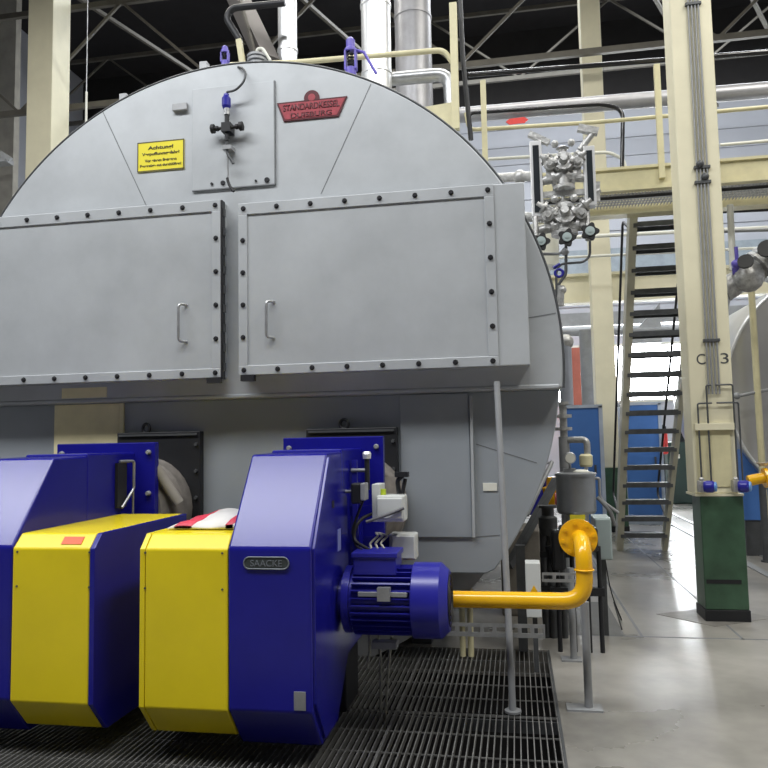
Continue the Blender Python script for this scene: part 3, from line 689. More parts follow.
# maker plate SAACKE
c = P(266.5, 563, 3.6)
w_, h_ = .235, .058
pl_pts = []
for k in range(13): a_ = -math.pi/2+math.pi*k/12; pl_pts.append((c.x+w_/2-h_/2+math.cos(a_)*h_/2, c.z+math.sin(a_)*h_/2))
for k in range(13): a_ = math.pi/2+math.pi*k/12; pl_pts.append((c.x-w_/2+h_/2+math.cos(a_)*h_/2, c.z+math.sin(a_)*h_/2))
mp = M().prism(pl_pts, 'y', 3.594, 3.6).build('maker_plate', mat('plate_dark', (.05, .06, .06), .4), b1)
M().tube([(x_, 3.594, z_) for x_, z_ in pl_pts], .004, 6, closed=True).build('border', mat('plate_silver', (.22, .24, .27), .4, .4), mp)
text('lettering', 'SAACKE', (c.x, 3.594, c.z), .165, .032, MATS['plate_silver'], mp, depth=.003)
c = P(300, 701, 3.6); M().box(c.x-.03, c.x+.03, 3.595, 3.6, c.z-.045, c.z+.045).build('type_plate', STEEL, b1, .002)
# right side slot and details of blue housing
xr = XX(.434)
M().prism([(3.62, .33), (3.62, 1.08), (3.94, 1.53), (4.0, 1.53), (4.35, 1.28), (4.37, .42), (4.05, .10), (3.80, .10)], 'x', xr-.002, xr+.014).build('side_cover', BLUE, b1, .003)
xr += .014
M().box(xr, xr+.003, 4.1, 4.17, 1.0, 1.12).build('side_slot', mat('pale_blue_label', (.25, .28, .6), .4), b1)
M().box(xr, xr+.002, 3.98, 4.03, 1.25, 1.29).build('side_slot', BLACK, b1)
M().box(xr, xr+.03, 4.50, 4.53, .6, 1.5).build('guide_rail', BLUEM, b1)
# orange sticker on left burner cover
cpt = Vector((X(73, 543, 3.635), 3.635, 1.115)); dd = Vector((0, .07, .072)).normalized()
m = M(); o_ = Vector((0, -.072, .07)).normalized()*.003
vs = [cpt+Vector((sx*.058, 0, 0))+dd*sy*.024+o_*h for h in (0, 1) for sx, sy in ((-1, -1), (1, -1), (1, 1), (-1, 1))]
m.add(vs, [(3, 2, 1, 0), (4, 5, 6, 7), (0, 1, 5, 4), (1, 2, 6, 5), (2, 3, 7, 6), (3, 0, 4, 7)])
m.build('sticker', mat('orange_red_sticker', (.85, .10, .01), .4), b2)
# handle bar on left burner side
xl2 = XX2(0.0)+.002
hA = Vector((xl2, 4.74, 1.52)); 
M().box(xl2, xl2+.02, 4.62, 4.74, 1.20, 1.50).build('grip_recess', BLACK, b2)
M().tube([(xl2+.01, 4.66, 1.51), (xl2+.05, 4.78, 1.51), (xl2+.05, 4.78, 1.32), (xl2+.03, 4.66, 1.20)], .010, 8, .02).build('lever_handle', STEEL, b2)
M().tube([(xl2+.045, 4.78, 1.32), (xl2+.045, 4.78, .7)], .008, 8).build('locking_rod', STEEL, b2)
M().tube([(xl2+.1, 4.94, 1.5), (xl2+.28, 5.0, 1.2)], .04, 8).build('refractory_seal', mat('pale_dust', (.3, .28, .25), .9), b2)
# motor
mt_ = thing('electric_motor', 'large blue electric motor with fan cowl on the right side of the centre burner', 'motor', (-.7, 4.2, .71))
my, mz = 4.2, Z(432, 600, 4.2)
M().lathe((xr, my, mz), (1, 0, 0), [(0, .12), (.03, .12), (.03, .185), (.07, .185), (.07, .165), (.42, .165)], 32).build('stator', BLUEM, mt_)
m = M()
for k in range(30):
    a_ = 2*math.pi*k/30
    if abs(((math.degrees(a_)+360) % 360)-90) < 14: continue
    d2 = Vector((0, math.cos(a_), math.sin(a_))); ctr = Vector((xr+.25, my, mz))+d2*.178
    m.bar(ctr-Vector((.165, 0, 0)), ctr+Vector((.165, 0, 0)), .005, .03, d2)
m.build('cooling_fins', BLUEM, mt_)
xc0, xc1 = X(412, 600, 4.1), X(450, 600, 4.2)
M().lathe((xc0, my, mz), (1, 0, 0), [(0, .20), (.005, .207), (xc1-xc0-.045, .207), (xc1-xc0, .165), (xc1-xc0, .03)], 40).build('fan_cowl', BLUEM, mt_, label='bright blue fan cowl')
m = M()
for r_ in (.05, .08, .11, .14): m.ring((xc1+.003, my, mz), (1, 0, 0), r_, .004, 24, 6)
m.build('cowl_grille', BLACK, mt_)
M().box(xr+.09, xr+.33, my-.11, my+.11, mz+.15, mz+.27).box(xr+.08, xr+.34, my-.12, my+.12, mz+.245, mz+.275).build('terminal_box', BLUEM, mt_, .006)
M().box(xr+.13, xr+.40, my-.19, my-.15, mz+.05, mz+.075).build('motor_foot', GREYP, mt_, .003)
M().box(xr+.24, xr+.31, my-.205, my-.16, mz+.03, mz+.10).build('type_plate', STEEL, mt_)
# control boxes on burner
cb = thing('servo_box', 'light grey control box with yellow cap right of the centre burner', 'control box', P(390, 505, 4.4))
q0, q1 = P(373, 489, 4.42), P(406, 521, 4.42)
M().box(q0.x, q0.x+.05, 4.38, 4.55, q1.z-.0, q0.z+.03).build('back_plate', WHITEP, cb, .003)
M().box(q0.x+.03, q1.x, 4.36, 4.50, q1.z, q0.z-.035).build('enclosure', WHITEP, cb, .012)
M().box(q0.x+.035, q1.x-.01, 4.345, 4.36, q1.z+.02, q0.z-.05).build('lid', WHITEP, cb, .006)
M().cyl((q0.x+.06, 4.42, q0.z-.035), (q0.x+.06, 4.42, q0.z+.0), .02, 12).build('cap', mat('lime_cap', (.6, .75, .05), .4), cb)
M().tube([(q1.x-.04, 4.43, q0.z-.03), (q1.x-.05, 4.43, q0.z+.05), (q1.x+.0, 4.43, q0.z+.09)], .014, 8, .02).tube([(q1.x-.02, 4.43, q0.z-.03), (q1.x-.0, 4.43, q0.z+.06)], .012, 8).box(q1.x-.06, q1.x+.02, 4.40, 4.46, q0.z+.07, q0.z+.10).build('solenoid_valve', BLACK, cb)
M().box(XX(.434), q0.x+.01, 4.52, 4.60, q1.z+.02, q1.z+.08).build('bracket', BLUE, cb)
cb2 = thing('junction_box', 'plain light grey junction box just above the blue motor', 'control box', P(402, 545, 4.5))
q0, q1 = P(390, 533, 4.5), P(417, 559, 4.5)
M().box(q0.x, q1.x, 4.45, 4.58, q1.z, q0.z).build('enclosure', WHITEP, cb2, .01)
M().box(q0.x+.02, q1.x-.005, 4.435, 4.45, q1.z+.01, q0.z-.01).build('lid', WHITEP, cb2, .005)
M().box(XX(.53)-.03, q0.x+.01, 4.55, 4.60, q1.z+.03, q0.z-.03).build('bracket', BLUE, cb2)
cb3 = thing('pressure_switch', 'small black and grey pressure switch on the centre burner side', 'switch', P(360, 491, 4.3))
q0, q1 = P(352, 483, 4.3), P(367, 500, 4.3)
M().box(q0.x, q1.x-.03, 4.26, 4.36, q1.z-.02, q0.z).build('body', BLACK, cb3, .01)
M().box(q1.x-.03, q1.x, 4.25, 4.35, q1.z, q0.z).build('cap', GREYP, cb3, .006)
M().cyl((xr, 4.31, q0.z-.05), (q0.x+.02, 4.31, q0.z-.05), .010, 8).build('nipple', GREYP, cb3)
cb4 = thing('pressure_tap', 'small black pressure tap with chrome cap near the burner flange', 'valve', P(367, 460, 4.5))
p = P(367, 462, 4.5)
M().cyl((p.x, 4.5, p.z-.17), (p.x, 4.5, p.z+.02), .016, 10).build('stem', BLACK, cb4)
M().lathe((p.x, 4.5, p.z+.02), (0, 0, 1), [(0, .024), (.03, .028), (.045, .02)], 12).build('cap', SILVER, cb4)
M().cyl((xr-.005, 4.5, p.z-.05), (p.x, 4.5, p.z-.05), .012, 8).build('nipple', GREYP, cb4)
# cables between boxes and motor
def cable(pts, r, mt, lab, fil=.08):
    return tag(M().tube(pts, r, 8, fil).build('cable', mt), lab, 'cable')
tb = (xr+.14, 4.24, mz+.27)
cable([P(363, 500, 4.3), P(352, 530, 4.32), P(355, 545, 4.3), (xr+.12, 4.2, mz+.27)], .008, RUBBER, 'black cable dropping from the small pressure switch to the motor box')
cable([P(376, 512, 4.42), P(358, 520, 4.3), P(352, 540, 4.3), (xr+.16, 4.22, mz+.27)], .010, RUBBER, 'thick black cable running from light grey control box to motor')
cable([P(404, 508, 4.34), P(390, 514, 4.33), P(366, 522, 4.3)], .009, mat('grey_cable', (.12, .12, .13), .5), 'dark grey cable looped across the light grey control box')
for k in range(3):
    cable([(xr+.16+.04*k, 4.26, mz+.27), P(370+k*5, 543, 4.4), P(378+k*5, 536, 4.45), (XX(.535)-.01+k*.012, 4.85, Z(385, 533, 4.85))], .007, mat('pale_cable', (.45, .44, .38), .5),
          'pale looped cable above the motor terminal box, %s of three' % ['front', 'middle', 'rear'][k])
# hoses below motor
p1, p2 = P(378, 640, 4.35), G(386, 702)
for k in range(2):
    a0 = P(378 if k == 0 else 392, 636, 4.35)
    cable([a0, P(381 if k == 0 else 389, 660, 4.4), (p2.x+(.01 if k else -.01), 4.5, -.15)], .009, mat('dirty_white_hose', (.42, .42, .36), .5), 'dirty white hose falling below the motor into the grating, %s one' % ('right' if k else 'left'))
q0, q1 = P(372, 641, 4.3), P(397, 649, 4.3)
M().box(q0.x, q1.x, 4.28, 4.36, q1.z, q0.z).build('hose_bracket', GREYP, mt_, .003)
cable([P(369, 630, 4.35), P(370, 650, 4.35), P(367, 668, 4.35)], .008, MATS['dirty_white_hose'], 'short pale hose end beside the burner lower edge')
# folded bag lying on yellow cover
def bag():
    c = P(214, 521, 4.05); zt = 1.156
    n = 22; mth = {}
    t = thing('folded_bag', 'crumpled white paper bag with red print lying on the yellow cover', 'bag', (c.x, 4.15, zt))
    def patch(u0, u1, zoff, mt, name, lab=None):
        vs = []; fs = []; nu, nv = 24, 12
        for i in range(nu+1):
            for j in range(nv+1):
                u = u0+(u1-u0)*i/nu; v_ = j/nv
                hgt = .055*(math.sin(math.pi*min(1, max(0, u)))**.6)*(math.sin(math.pi*v_)**.5 if 0 < v_ < 1 else 0)+.02*u
                hgt += .006*math.sin(9*u+5*v_)+.004*math.sin(17*v_+6*u)
                x_ = IN1-.43+.42*u; y_ = 3.80+.62*v_+.10*u*(1-v_)*0
                vs.append((x_+.02*math.sin(7*v_), y_, zt+.006+max(0, hgt)+zoff))
        for i in range(nu):
            for j in range(nv): a_ = i*(nv+1)+j; fs.append((a_, a_+nv+1, a_+nv+2, a_+1))
        vb = [(x_, y_, zt+.001+zoff) for x_, y_, z_ in vs]; N_ = len(vs)
        rim = [i*(nv+1) for i in range(nu+1)]+[nu*(nv+1)+j for j in range(1, nv+1)]+[i*(nv+1)+nv for i in range(nu-1, -1, -1)]+[j for j in range(nv-1, 0, -1)]
        fs2 = [tuple(N_+k for k in f[::-1]) for f in fs] + [(rim[k], rim[(k+1) % len(rim)], N_+rim[(k+1) % len(rim)], N_+rim[k]) for k in range(len(rim))]
        M().add(vs+vb, fs+fs2, True).build(name, mt, t, label=lab)
    patch(0.0, 1.0, 0, mat('white_paper', (.72, .70, .68), .5), 'bag_body')
    patch(.10, .34, .003, mat('crimson_print', (.62, .04, .08), .5), 'printed_stripe', 'red printed stripe')
    patch(.80, .90, .003, MATS['crimson_print'], 'printed_stripe', 'small red print')
bag()

# ================================================================ GAS LINE
gy = 4.45; gz = Z(560, 601, gy); gx = X(585, 590, gy)
t = thing('gas_pipe', 'bright yellow gas pipe running right from burner and bending up to a flange', 'pipe', (gx, gy, 0))
zt_ = Z(584, 545, gy)
M().tube([(X(452, 601, gy)-.3, gy, gz), (gx, gy, gz), (gx, gy, zt_), (gx-.0, gy+.55, zt_+.03)], .048, 20, .13).build('pipe', GASY, t)
fc = Vector((gx-.01, gy+.22, zt_+.01))
M().lathe(fc, (0, 1, 0), [(0, .115), (.025, .115)], 32).build('flange', GASY, t, .003)
for k in range(8):
    a_ = 2*math.pi*k/8+.2
    M().lathe(fc+Vector((math.cos(a_)*.092, 0, math.sin(a_)*.092)), (0, -1, 0), [(0, .012), (.015, .012)], 6).build('bolt', GASY, t)
M().ring((gx, gy, zt_-.14), (0, 0, 1), .053, .005).build('weld_seam', GASY, t)
def post(px, py, ztop, r, lab, w=.14):
    f = G(px, py); t = thing('pipe_support', lab, 'support', (f.x, f.y, 0))
    M().cyl((f.x, f.y, .008), (f.x, f.y, ztop), r, 14).build('post', GREYP, t)
    M().box(f.x-w, f.x+w*.6, f.y-.06, f.y+.06, 0, .012).build('foot_plate', GREYP, t)
    return f
gzf = gz-.05
f = post(589, 709, gzf, .024, 'near grey pipe support on floor under the yellow pipe bend', .13)
f = post(574, 660, .66, .024, 'second grey support post on floor behind the yellow bend', .09)
f = post(563, 617, .75, .018, 'thin rear support post with dark foot behind the yellow bend', .07)
# cable trays
def tray(p0, p1, Y, hpx, lab, dep=.10):
    a = P(*p0, Y); b = P(*p1, Y); h = hpx/740*Y
    t = thing('cable_tray', lab, 'cable tray', ((a.x+b.x)/2, Y, a.z))
    m = M(); L_ = b.x-a.x; n_ = max(2, int(L_/.075)); zc_ = (a.z+b.z)/2
    # perforated side: two strips with webs between slots
    m.box(a.x, b.x, Y, Y+.004, zc_+h*.22, zc_+h*.5); m.box(a.x, b.x, Y, Y+.004, zc_-h*.5, zc_-h*.18)
    for k in range(n_+1):
        x_ = a.x+L_*k/n_; m.box(max(a.x, x_-.012), min(b.x, x_+.012), Y, Y+.004, zc_-h*.18, zc_+h*.22)
    m.build('side', STEEL, t)
    M().box(a.x, b.x, Y+.004, Y+dep, zc_-h*.5, zc_-h*.5+.004).build('bottom', STEEL, t)
    return t
tray((385, 631), (545, 628), 4.70, 13, 'perforated galvanised cable tray below the yellow pipe')
tray((542, 578), (579, 577), 5.4, 9, 'short perforated cable tray behind the yellow pipe bend')
# white electrical box with triangle
q0, q1 = P(525, 563, 5.3), P(542, 618, 5.3)
t = thing('terminal_box', 'pale grey terminal box with yellow warning triangle behind the yellow pipe', 'control box', (q0.x, 5.3, 0))
M().box(q0.x, q1.x, 5.3, 5.45, q1.z, q0.z).build('enclosure', WHITEP, t, .006)
p = P(534, 589, 5.295); M().prism([(p.x-.025, p.z-.02), (p.x+.025, p.z-.02), (p.x, p.z+.025)], 'y', 5.294, 5.3).build('warning_triangle', GASY, t)
M().box(q0.x+.04, q1.x-.03, 5.36, 5.4, 0, q1.z).build('stand', DGREY, t)
# dark posts right of boiler base
for (px, pyt, pyb, Y, r, lab) in ((520, 545, 640, 5.9, .035, 'dark upright steel post under the boiler right flank'),):
    a = P(px, pyt, Y); tag(M().box(a.x-r, a.x+r, Y-r, Y+r, 0, a.z).build('steel_post', DGREY), lab, 'post')
t = thing('base_block', 'brownish concrete plinth block on the floor beside the boiler flank', 'plinth', (.1, 6.3, 0))
M().box(X(502, 600, 7.0), X(543, 600, 7.0), 7.0, 7.6, 0, Z(530, 530, 7.0)).build('block', mat('dirty_concrete', (.22, .2, .17), .8, 0, .2, 5), t, .02)
t = thing('pipe_manifold', 'dark cluster of upright pipes and valves between boiler flank and yellow flange', 'pipe', (X(552, 560, 6.3), 6.3, 0))
for px_, r_, yt_ in ((544, .03, 520), (551, .035, 512), (562, .028, 530)):
    x_ = X(px_, 560, 6.3); M().cyl((x_, 6.3, 0), (x_, 6.3, Z(px_, yt_, 6.3)), r_, 12).build('riser', DGREY, t)
xa_, xb_ = X(540, 560, 6.3), X(570, 560, 6.3)
M().box(xa_, xb_, 6.27, 6.33, Z(550, 557, 6.3), Z(550, 551, 6.3)).build('cross_member', BLACK, t)
M().box(xa_, xb_, 6.27, 6.33, Z(550, 590, 6.3), Z(550, 585, 6.3)).build('cross_member', BLACK, t)
M().lathe((X(548, 520, 6.25), 6.25, Z(548, 535, 6.25)), (0, 0, 1), [(0, .06), (.06, .075), (.14, .075), (.16, .05), (.22, .05), (.22, .075), (.24, .075)], 16).build('valve_body', DGREY, t)
M().cyl((X(548, 545, 6.2), 6.15, Z(548, 545, 6.2)), (X(556, 570, 6.2), 6.15, Z(556, 572, 6.2)), .03, 10).build('actuator', BLACK, t)
# pot filter on black valve block
pY = 5.9; p = P(576, 494, pY); pr = 18.5/740*pY
t = thing('gas_filter', 'grey cylindrical gas filter pot with lid and gauge above the flange', 'filter', (p.x, pY, 0))
zt_, zb_ = Z(576, 476, pY), Z(576, 513, pY)
M().lathe((p.x, pY, zb_), (0, 0, 1), [(0, pr*.93), (.02, pr), (zt_-zb_, pr), (zt_-zb_, pr*1.05), (zt_-zb_+.02, pr*1.05), (zt_-zb_+.03, pr*.9)], 32).build('body', mat('dark_pot_grey', (.30, .315, .33), .35, .5), t)
M().ball((p.x+.04, pY, zt_+.03), .07, 14, (1, 1, .3)).build('lid_cap', OFFW, t)
M().box(p.x-.14, p.x+.14, pY-.12, pY+.12, zb_-.28, zb_-.10).box(p.x-.2, p.x-.1, pY-.1, pY+.1, zb_-.42, zb_-.12).build('valve_block', BLACK, t, .02)
M().cyl((p.x, pY, zb_-.12), (p.x, pY, zb_+.01), .09, 20).build('neck', CAST, t)
M().box(p.x-.06, p.x+.05, pY-.135, pY-.08, zb_-.045, zb_+.0).build('tag', SIGNY, t)
gp = P(570, 458, pY-.05)
M().lathe((gp.x, pY-.03, gp.z), (0, -1, 0), [(0, .042), (.03, .045), (.034, .038)], 24).build('gauge_case', STEEL, t)
M().lathe((gp.x, pY-.0655, gp.z), (0, -1, 0), [(0, .036), (.002, .036)], 24).build('gauge_dial', OFFW, t, label='white gauge dial')
M().cyl((gp.x, pY-.01, zt_), (gp.x, pY-.01, gp.z-.02), .01, 8).box(gp.x-.05, gp.x+.04, pY-.03, pY+.02, zt_+.02, zt_+.06).build('gauge_stem', STEEL, t)
for dx in (-.16, -.05, .06, .15):
    M().cyl((p.x+dx, pY, 0), (p.x+dx, pY, zb_-.25), .018, 10).build('stand_leg', BLACK, t)
M().box(p.x-.22, p.x+.18, pY-.03, pY+.03, .42, .48).build('cross_member', BLACK, t)
M().tube([(p.x+pr, pY, zt_-.02), (p.x+pr+.03, pY, zt_-.02), (p.x+pr+.03, pY, zb_+.1), (p.x+pr+.16, pY, zb_-.0)], .012, 8, .04).build('bypass_tube', GREYP, t)
M().tube([(p.x+pr+.01, pY, zb_+.12), (p.x+pr+.1, pY, zb_+.02), (p.x+pr+.14, pY+.1, zb_-.1)], .016, 8, .05).build('bypass_tube', GREYP, t)
# blue-green box at right
q0, q1 = P(594, 518, 6.3), P(613, 560, 6.3)
t = thing('equipment_box', 'grey-green equipment box with cable on floor stand right of the yellow flange', 'control box', (q0.x, 6.3, 0))
M().box(q0.x, q1.x, 6.3, 6.62, q1.z, q0.z).build('enclosure', GREENG, t, .01)
M().box(q0.x+.01, q1.x-.01, 6.285, 6.3, q1.z+.01, q0.z-.01).build('door', GREENG, t, .004)
M().box(q0.x+.05, q0.x+.09, 6.4, 6.46, 0, q1.z).build('stand', DGREY, t)
cable([(q0.x+.09, 6.5, q1.z+.02), (q0.x+.14, 6.6, .3), (q0.x+.25, 6.75, .02), G(613, 600), G(622, 630)+Vector((0, 0, .006))], .005, RUBBER, 'thin black cable trailing over the floor by the grey-green box', .2)
# steam side pipes right of the boiler
t = thing('vertical_pipe', 'silver insulated vertical pipe with flanges beside the boiler right rim', 'pipe', P(566, 430, 7.2))
a = P(566, 345, 7.2); b = P(567, 405, 7.2)
M().cyl((b.x, 7.2, b.z), (b.x, 7.2, a.z), .062, 20).build('cladding', mat('bluish_cladding', (.45, .48, .55), .35, .5), t)
M().ball((a.x+.0, 7.2, a.z+.03), .075, 14).cyl((a.x-.02, 7.2, a.z), (a.x-.25, 7.2, a.z+.12), .06, 16).build('elbow', CAST, t)
for z_ in (b.z, b.z-.12, b.z-.24):
    M().lathe((b.x-.04, 7.2, z_), (0, 0, 1), [(0, .08), (.03, .08)], 18).build('flange', CAST, t)
M().cyl((b.x-.04, 7.2, b.z-.3), (b.x-.04, 7.2, b.z), .035, 12).build('valve_body', CAST, t)
M().cyl((b.x-.04, 7.2, 0), (b.x-.04, 7.2, b.z-.3), .05, 14).build('riser', GREYP, t)
M().tube([(b.x-.04, 7.2, b.z-.33), (b.x+.16, 7.1, b.z-.33), (b.x+.16, 7.1, b.z-.47)], .03, 10, .05).build('branch', CAST, t)
M().lathe((b.x+.14, 7.05, b.z-.58), (0, 0, 1), [(0, .05), (.02, .06), (.10, .06), (.12, .04)], 14).build('actuator_cap', CREAMR, t)
M().tube([(b.x+.14, 7.0, b.z-.58), (b.x-.02, 7.0, b.z-.95)], .018, 8).build('drain_line', GREYP, t)
# diagonal strut and pipe by the boiler flank
tag(M().bar(P(509, 566, 6.2), P(556, 480, 6.9), .05, .065).build('inclined_beam', DGREY), 'thick grey inclined beam by the boiler right flank', 'beam')
tag(M().cyl(P(527, 515, 6.0), P(552, 462, 6.4), .018, 10).build('inclined_pipe', GREYP), 'thin inclined pipe beside the boiler right flank', 'pipe')
tag(M().cyl(P(515, 462, 6.6), P(553, 463, 6.6), .012, 8).build('cross_pipe', GREYP), 'thin horizontal pipe beside boiler right flank', 'pipe')
# blue/yellow burner of line behind
q0, q1 = P(530, 478, 8.5), P(548, 520, 8.5)
t = thing('pump_set', 'blue pump with yellow valve half hidden behind the boiler flank', 'pump', (q0.x, 8.5, 0))
M().box(q0.x, q1.x, 8.5, 8.9, q1.z, q0.z).lathe((q0.x-.05, 8.5, q0.z-.2), (0, -1, 0), [(0, .2), (.15, .2), (.18, .15)], 20).build('casing', BLUEM, t, .02)
M().lathe((q1.x+.05, 8.4, q1.z+.18), (0, 0, 1), [(0, .10), (.18, .12), (.2, .06), (.3, .06)], 18).build('valve', GASY, t)
M().cyl((q1.x+.07, 8.2, q1.z+.25), (q1.x+.15, 8.2, q1.z+.25), .07, 14).build('cover', RED, t)
M().box(q0.x, q1.x, 8.5, 8.9, 0, q1.z).build('plinth', MATS['dirty_concrete'], t)

# ================================================================ WATER LEVEL GAUGE ASSEMBLY
wy = 5.9
def W(px, py, dy=0): return P(px, py, wy+dy)
t = thing('water_level_gauge', 'silver twin sight-glass water level gauge assembly mounted beside the boiler', 'gauge', W(565, 240))
for (x0, x1, ya, yb, lab) in ((532, 541, 142, 218, 'left sight glass'), (585, 594, 147, 207, 'right sight glass')):
    a = W(x0, yb); b = W(x1, ya)
    g = M().box(a.x, b.x, wy-.04, wy+.06, a.z, b.z).build('sight_glass', SILVER, t, .006, label=lab)
    M().box(a.x+.022, b.x-.022, wy-.045, wy-.04, a.z+.03, b.z-.04).build('glass_strip', GLASSD, g)
def casting(cx_, cy_, wpx, hpx, name, upper):
    c = W(cx_, cy_); k = wy/740
    m = M(); hw, hh = wpx*k/2, hpx*k/2; u = 1 if upper else -1
    # central bonnet with flanges, two side valve bodies with diagonal necks, bolted yoke
    m.lathe(c+Vector((0, 0, -hh*.9)), (0, 0, 1), [(0, hw*.5), (.025, hw*.5), (.025, hw*.3), (hh*.7, hw*.26), (hh*.8, hw*.42), (hh*.8+.03, hw*.42), (hh*.8+.03, hw*.24), (hh*1.45, hw*.18), (hh*1.5, hw*.3), (hh*1.6, hw*.1)], 18)
    m.lathe(c+Vector((0, .03, .0)), (0, -1, .15), [(0, hw*.38), (.07, hw*.38), (.07, hw*.44), (.10, hw*.44), (.10, hw*.2), (.15, hw*.15)], 18)
    for s_ in (-1, 1):
        m.lathe(c+Vector((s_*hw*.12, -.01, -hh*.15)), (s_*.85, -.1, .62), [(0, .045), (.05, .05), (.06, .07), (.085, .07), (.085, .042), (hw*.75, .036), (hw*.75, .055), (hw*.75+.02, .055), (hw*.75+.02, .028), (hw*1.1, .022)], 14)
        m.lathe(c+Vector((s_*hw*.1, .0, -hh*.42)), (s_, 0, -.18), [(0, .05), (hw*.3, .045), (hw*.3, .065), (hw*.3+.025, .065), (hw*.3+.025, .04), (hw*.85, .034), (hw*.95, .03)], 14)
        m.box(c.x+s_*hw*.62-.025, c.x+s_*hw*.62+.025, wy-.05, wy+.03, c.z-hh*.6, c.z+hh*.35)
        m.lathe(c+Vector((s_*hw*.62, -.05, -hh*.05)), (0, -1, 0), [(0, .045), (.02, .045), (.02, .025), (.05, .02)], 10)
        m.lathe(c+Vector((s_*hw*.36, -.07, hh*.62)), (0, -1, .3), [(0, .028), (.03, .028), (.045, .012)], 6)
    for a_ in range(6):
        q_ = c+Vector((math.cos(a_*1.047)*hw*.34, -.075, math.sin(a_*1.047)*hw*.34)); m.lathe(q_, (0, -1, 0), [(0, .016), (.02, .014)], 6)
    return m.build(name, CAST, t)
casting(563, 165, 44, 56, 'upper_valve_body', True); casting(564, 216, 52, 44, 'lower_valve_body', False)
M().box(W(541, 197).x, W(586, 197).x, wy-.02, wy+.02, W(563, 196).z, W(563, 191).z).build('tie_bar', CAST, t)
M().cyl(W(563, 215), W(563, 180), .014, 10).build('connecting_pipe', CAST, t)
M().bar(W(529, 134), W(549, 143), .05, .045).build('packing_gland', CAST, t); M().bar(W(578, 128), W(598, 132), .055, .055).cyl(W(580, 150), W(593, 133), .025, 10).build('packing_gland', CAST, t)
M().bar(W(598, 182), W(598, 202), .03, .03).cyl(W(585, 200), W(600, 190), .02, 8).build('lever', CAST, t)
M().cyl(W(496, 178, .4), W(536, 176, .1), .04, 14).cyl(W(500, 215, .4), W(545, 218, .1), .04, 14).ball(W(520, 177, .2), .06).build('boiler_connection', CAST, t)
for (hx, hy) in ((541, 241), (567, 237), (590, 231)):
    c = W(hx, hy, -.12); m = M()
    pts = []
    for k in range(40):
        a_ = 2*math.pi*k/40; rr = .062+.012*math.cos(5*a_); pts.append((c.x+math.cos(a_)*rr, c.z+math.sin(a_)*rr))
    m.prism(pts, 'y', c.y, c.y+.03)
    hw_ = m.build('handwheel', RUBBER, t, .004)
    M().lathe(c, (0, -1, 0), [(-.01, .038), (.012, .035), (.014, .012), (.02, .012)], 16).build('hub', GREENG, hw_)
    M().cyl((c.x, c.y+.03, c.z), (c.x-.01, wy+.02, c.z+.12), .018, 8).build('spindle', CAST, hw_)
for x_ in (536, 588): M().cyl(W(x_, 240, -.05), W(x_-1, 205, 0), .022, 10).build('drain_stub', CAST, t)
M().tube([W(590, 236), W(590, 256), W(584, 262), W(560, 264), W(556, 272), W(557, 300)], .010, 8, .06).build('drain_pipe', DGREY, t)
M().tube([W(566, 240), W(566, 275), W(560, 282), W(556, 290), W(556, 330)], .012, 8, .06).build('drain_pipe', DGREY, t)
M().tube([W(541, 254), W(560, 254), W(565, 248)], .012, 8, .04).ball(W(565, 252), .03).build('drain_pipe', GREYP, t)
M().tube([W(553, 268), W(560, 264)], .014, 8).ring(W(559, 273), (0, 1, 0), .03, .012, 16).build('blue_cock', BLUEM, t)
M().cyl(W(561, 286), W(560, 306), .03, 10).ball(W(562, 290), .035).build('drain_cock', CAST, t)
# silver pipe going down (white drum bit left of far column)
q = P(545, 260, 9.5); tag(M().cyl((q.x, 9.5, Z(545, 268, 9.5)), (q.x, 9.5, Z(545, 225, 9.5)), .18, 20).build('white_vessel', OFFW), 'small pale cylindrical vessel glimpsed behind the level gauge drain pipes', 'vessel')

# ================================================================ RIGHT BOILER
sb = P(861, 388, 10.6); SR = sb.x-X(725, 388, 10.6)
t = thing('boiler', 'second silver boiler partly visible at the right edge of the photo', 'boiler', (sb.x, 12, 0))
M().lathe((sb.x, 10.6, sb.z), (0, 1, 0), [(0, 0.02), (.0, SR-.03), (.04, SR), (3.2, SR)], 72).build('shell', mat('second_boiler_sheet', (.66, .66, .67), .3, .7, .05, 1), t)
M().ring((sb.x, 10.59, sb.z), (0, 1, 0), SR-.015, .02, 72).build('rim_trim', SILVER, t)
for yy in (11.2, 12.8): M().box(sb.x-.9, sb.x+.9, yy, yy+.3, 0, sb.z-SR*.85).build('support_saddle', DGREY, t)
bx_ = X(739, 480, 10.9)
M().box(bx_, bx_+1.0, 10.75, 11.2, Z(740, 520, 10.8), Z(740, 445, 10.9)).build('side_cabinet', CABB, t, .01, label='blue side cabinet')
M().box(bx_+.02, bx_+1.0, 10.78, 11.2, 0, Z(740, 520, 10.8)).build('plinth', DGREY, t)
# side plumbing at right
t = thing('riser_pipe', 'cream upright pipe standing in front of the second boiler', 'pipe', G(767, 560))
f = G(768, 562)
pt_ = P(751, 285, f.y)
M().tube([(pt_.x+.0, f.y, pt_.z), (f.x, f.y, 0.0)], .042, 14).build('pipe', CREAMR, t)
M().lathe((f.x, f.y, 0), (0, 0, 1), [(0, .08), (.02, .08), (.02, .05)], 16).build('foot', DGREY, t)
M().cyl((f.x-.01, f.y, .02), (f.x-.01, f.y, 1.05), .048, 14).build('lower_sleeve', DGREY, t)
M().tube([P(733, 397, f.y), P(768, 390, f.y), P(800, 386, f.y)], .022, 10).ball(P(737, 396, f.y), .045).build('cross_branch', GREYP, t)
t = thing('valve_station', 'silver valve station slanting up beside the C 3 column', 'valve', P(750, 270, 8.6))
a = P(722, 292, 8.6); b = P(768, 262, 8.6)
M().cyl(a, b, .13, 20).ball(P(748, 277, 8.5), .17).lathe(P(758, 268, 8.6), (.8, 0, .55), [(0, .2), (.03, .2), (.03, .14), (.08, .14), (.08, .2), (.11, .2)], 20).build('pipe_body', CAST, t)
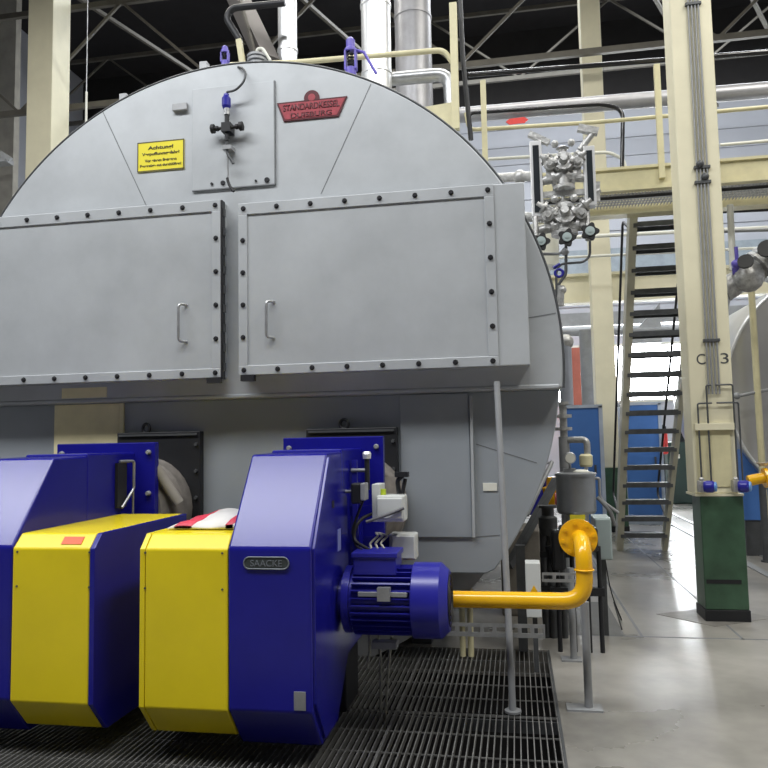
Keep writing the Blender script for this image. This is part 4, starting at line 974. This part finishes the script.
M().tube([P(722, 292, 8.6), P(715, 330, 8.6), P(712, 360, 8.6)], .1, 14, .2).build('pipe_elbow', CAST, t)
M().cyl(P(735, 262, 8.4), P(737, 278, 8.5), .04, 12).ball(P(736, 264, 8.4), .05).cyl(P(737, 262, 8.4), P(736, 247, 8.4), .02, 8).build('blue_actuator', PURP, t)
M().lathe(P(746, 265, 8.3), (-.3, -.9, .3), [(0, .04), (.06, .04), (.06, .08), (.09, .08)], 14).lathe(P(768, 252, 8.3), (-.3, -.9, .3), [(0, .04), (.06, .04), (.06, .1), (.09, .1)], 14).build('handwheel', RUBBER, t)
M().cyl(P(733, 270, 8.6), P(730, 205, 8.6), .035, 12).build('white_riser', OFFW, t)
tag(M().tube([P(700, 212, 9.3), P(790, 208, 9.3)], .03, 8).build('cable_rail', BLACK), 'dark horizontal rail under the catwalk at the right edge', 'rail')
tag(M().tube([P(700, 232, 9.6), P(790, 229, 9.6)], .022, 8).build('wall_pipe', GREYP), 'thin grey horizontal pipe under the catwalk at the right edge', 'pipe')
t = thing('gas_valve', 'yellow-orange gas valve entering at the right edge of the photo', 'valve', P(760, 478, 7.2))
M().tube([P(748, 481, 7.2), P(762, 478, 7.2), P(800, 474, 7.2)], .05, 14, .03).lathe(P(764, 478, 7.2), (1, 0, .1), [(0, .09), (.03, .09)], 18).build('pipe', GASY, t)
M().lathe(P(763, 466, 7.2), (0, 0, 1), [(0, .03), (.03, .06)], 12).build('cap', CAST, t)
M().box(P(775, 470, 7.2).x-.02, P(775, 470, 7.2).x+.02, 7.18, 7.22, 0, P(775, 478, 7.2).z-.04).build('stand', DGREY, t)

# ================================================================ GRATING
def grating(x0, x1, y0, y1, lab, zt=0.0):
    t = thing('floor_grating', lab, 'floor grating', ((x0+x1)/2, (y0+y1)/2, zt-.03), 'steel floor gratings over the pit')
    m = M(); n_ = int((x1-x0)/.0335)
    for k in range(n_+1):
        x_ = x0+(x1-x0)*k/n_; m.box(x_-.003, x_+.003, y0, y1, zt-.035, zt)
    m.build('bearing_bars', mat('grating_steel', (.33, .33, .32), .42, .6, .2, 10), t)
    m = M(); ny = max(1, int(round((y1-y0)/.28)))
    for k in range(ny+1):
        y_ = y0+(y1-y0)*k/ny; m.box(x0, x1, y_-.002, y_+.002, zt-.016, zt-.008)
    m.build('cross_bars', MATS['grating_steel'], t)
xs_ = [GX-.01, -.76, -1.78, -2.8, -3.8, -4.9, -6.0]
desc = ['right edge', 'motor', 'centre burner', 'space between burners', 'left burner', 'far left']
for i in range(5):
    grating(xs_[i+1]+.004, xs_[i]-.004, GY0, GYM-.01, 'near steel floor grating panel, %s from the right-hand concrete edge' % ['first', 'second', 'third', 'fourth', 'fifth'][i])
    grating(xs_[i+1]+.004, xs_[i]-.004, GYM+.01, GY1-.01, 'rear shadowed floor grating panel under boiler, %s from the right-hand edge' % ['first', 'second', 'third', 'fourth', 'fifth'][i])
m = M(); m.box(GX-.010, GX+.004, GY0, GY1, -.0, .003)
m.box(-6, GX, GYM-.008, GYM+.008, -.1, -.032)
struct('trim_5', m, DGREY, label='dark steel frame edging the grating')
# burner floor stands
for bb, x_ in ((b1, -1.2), (b2, -2.65)):
    M().box(x_-.15, x_+.15, 4.45, 4.8, 0.0, .36).build('floor_stand', BLACK, bb, .01)
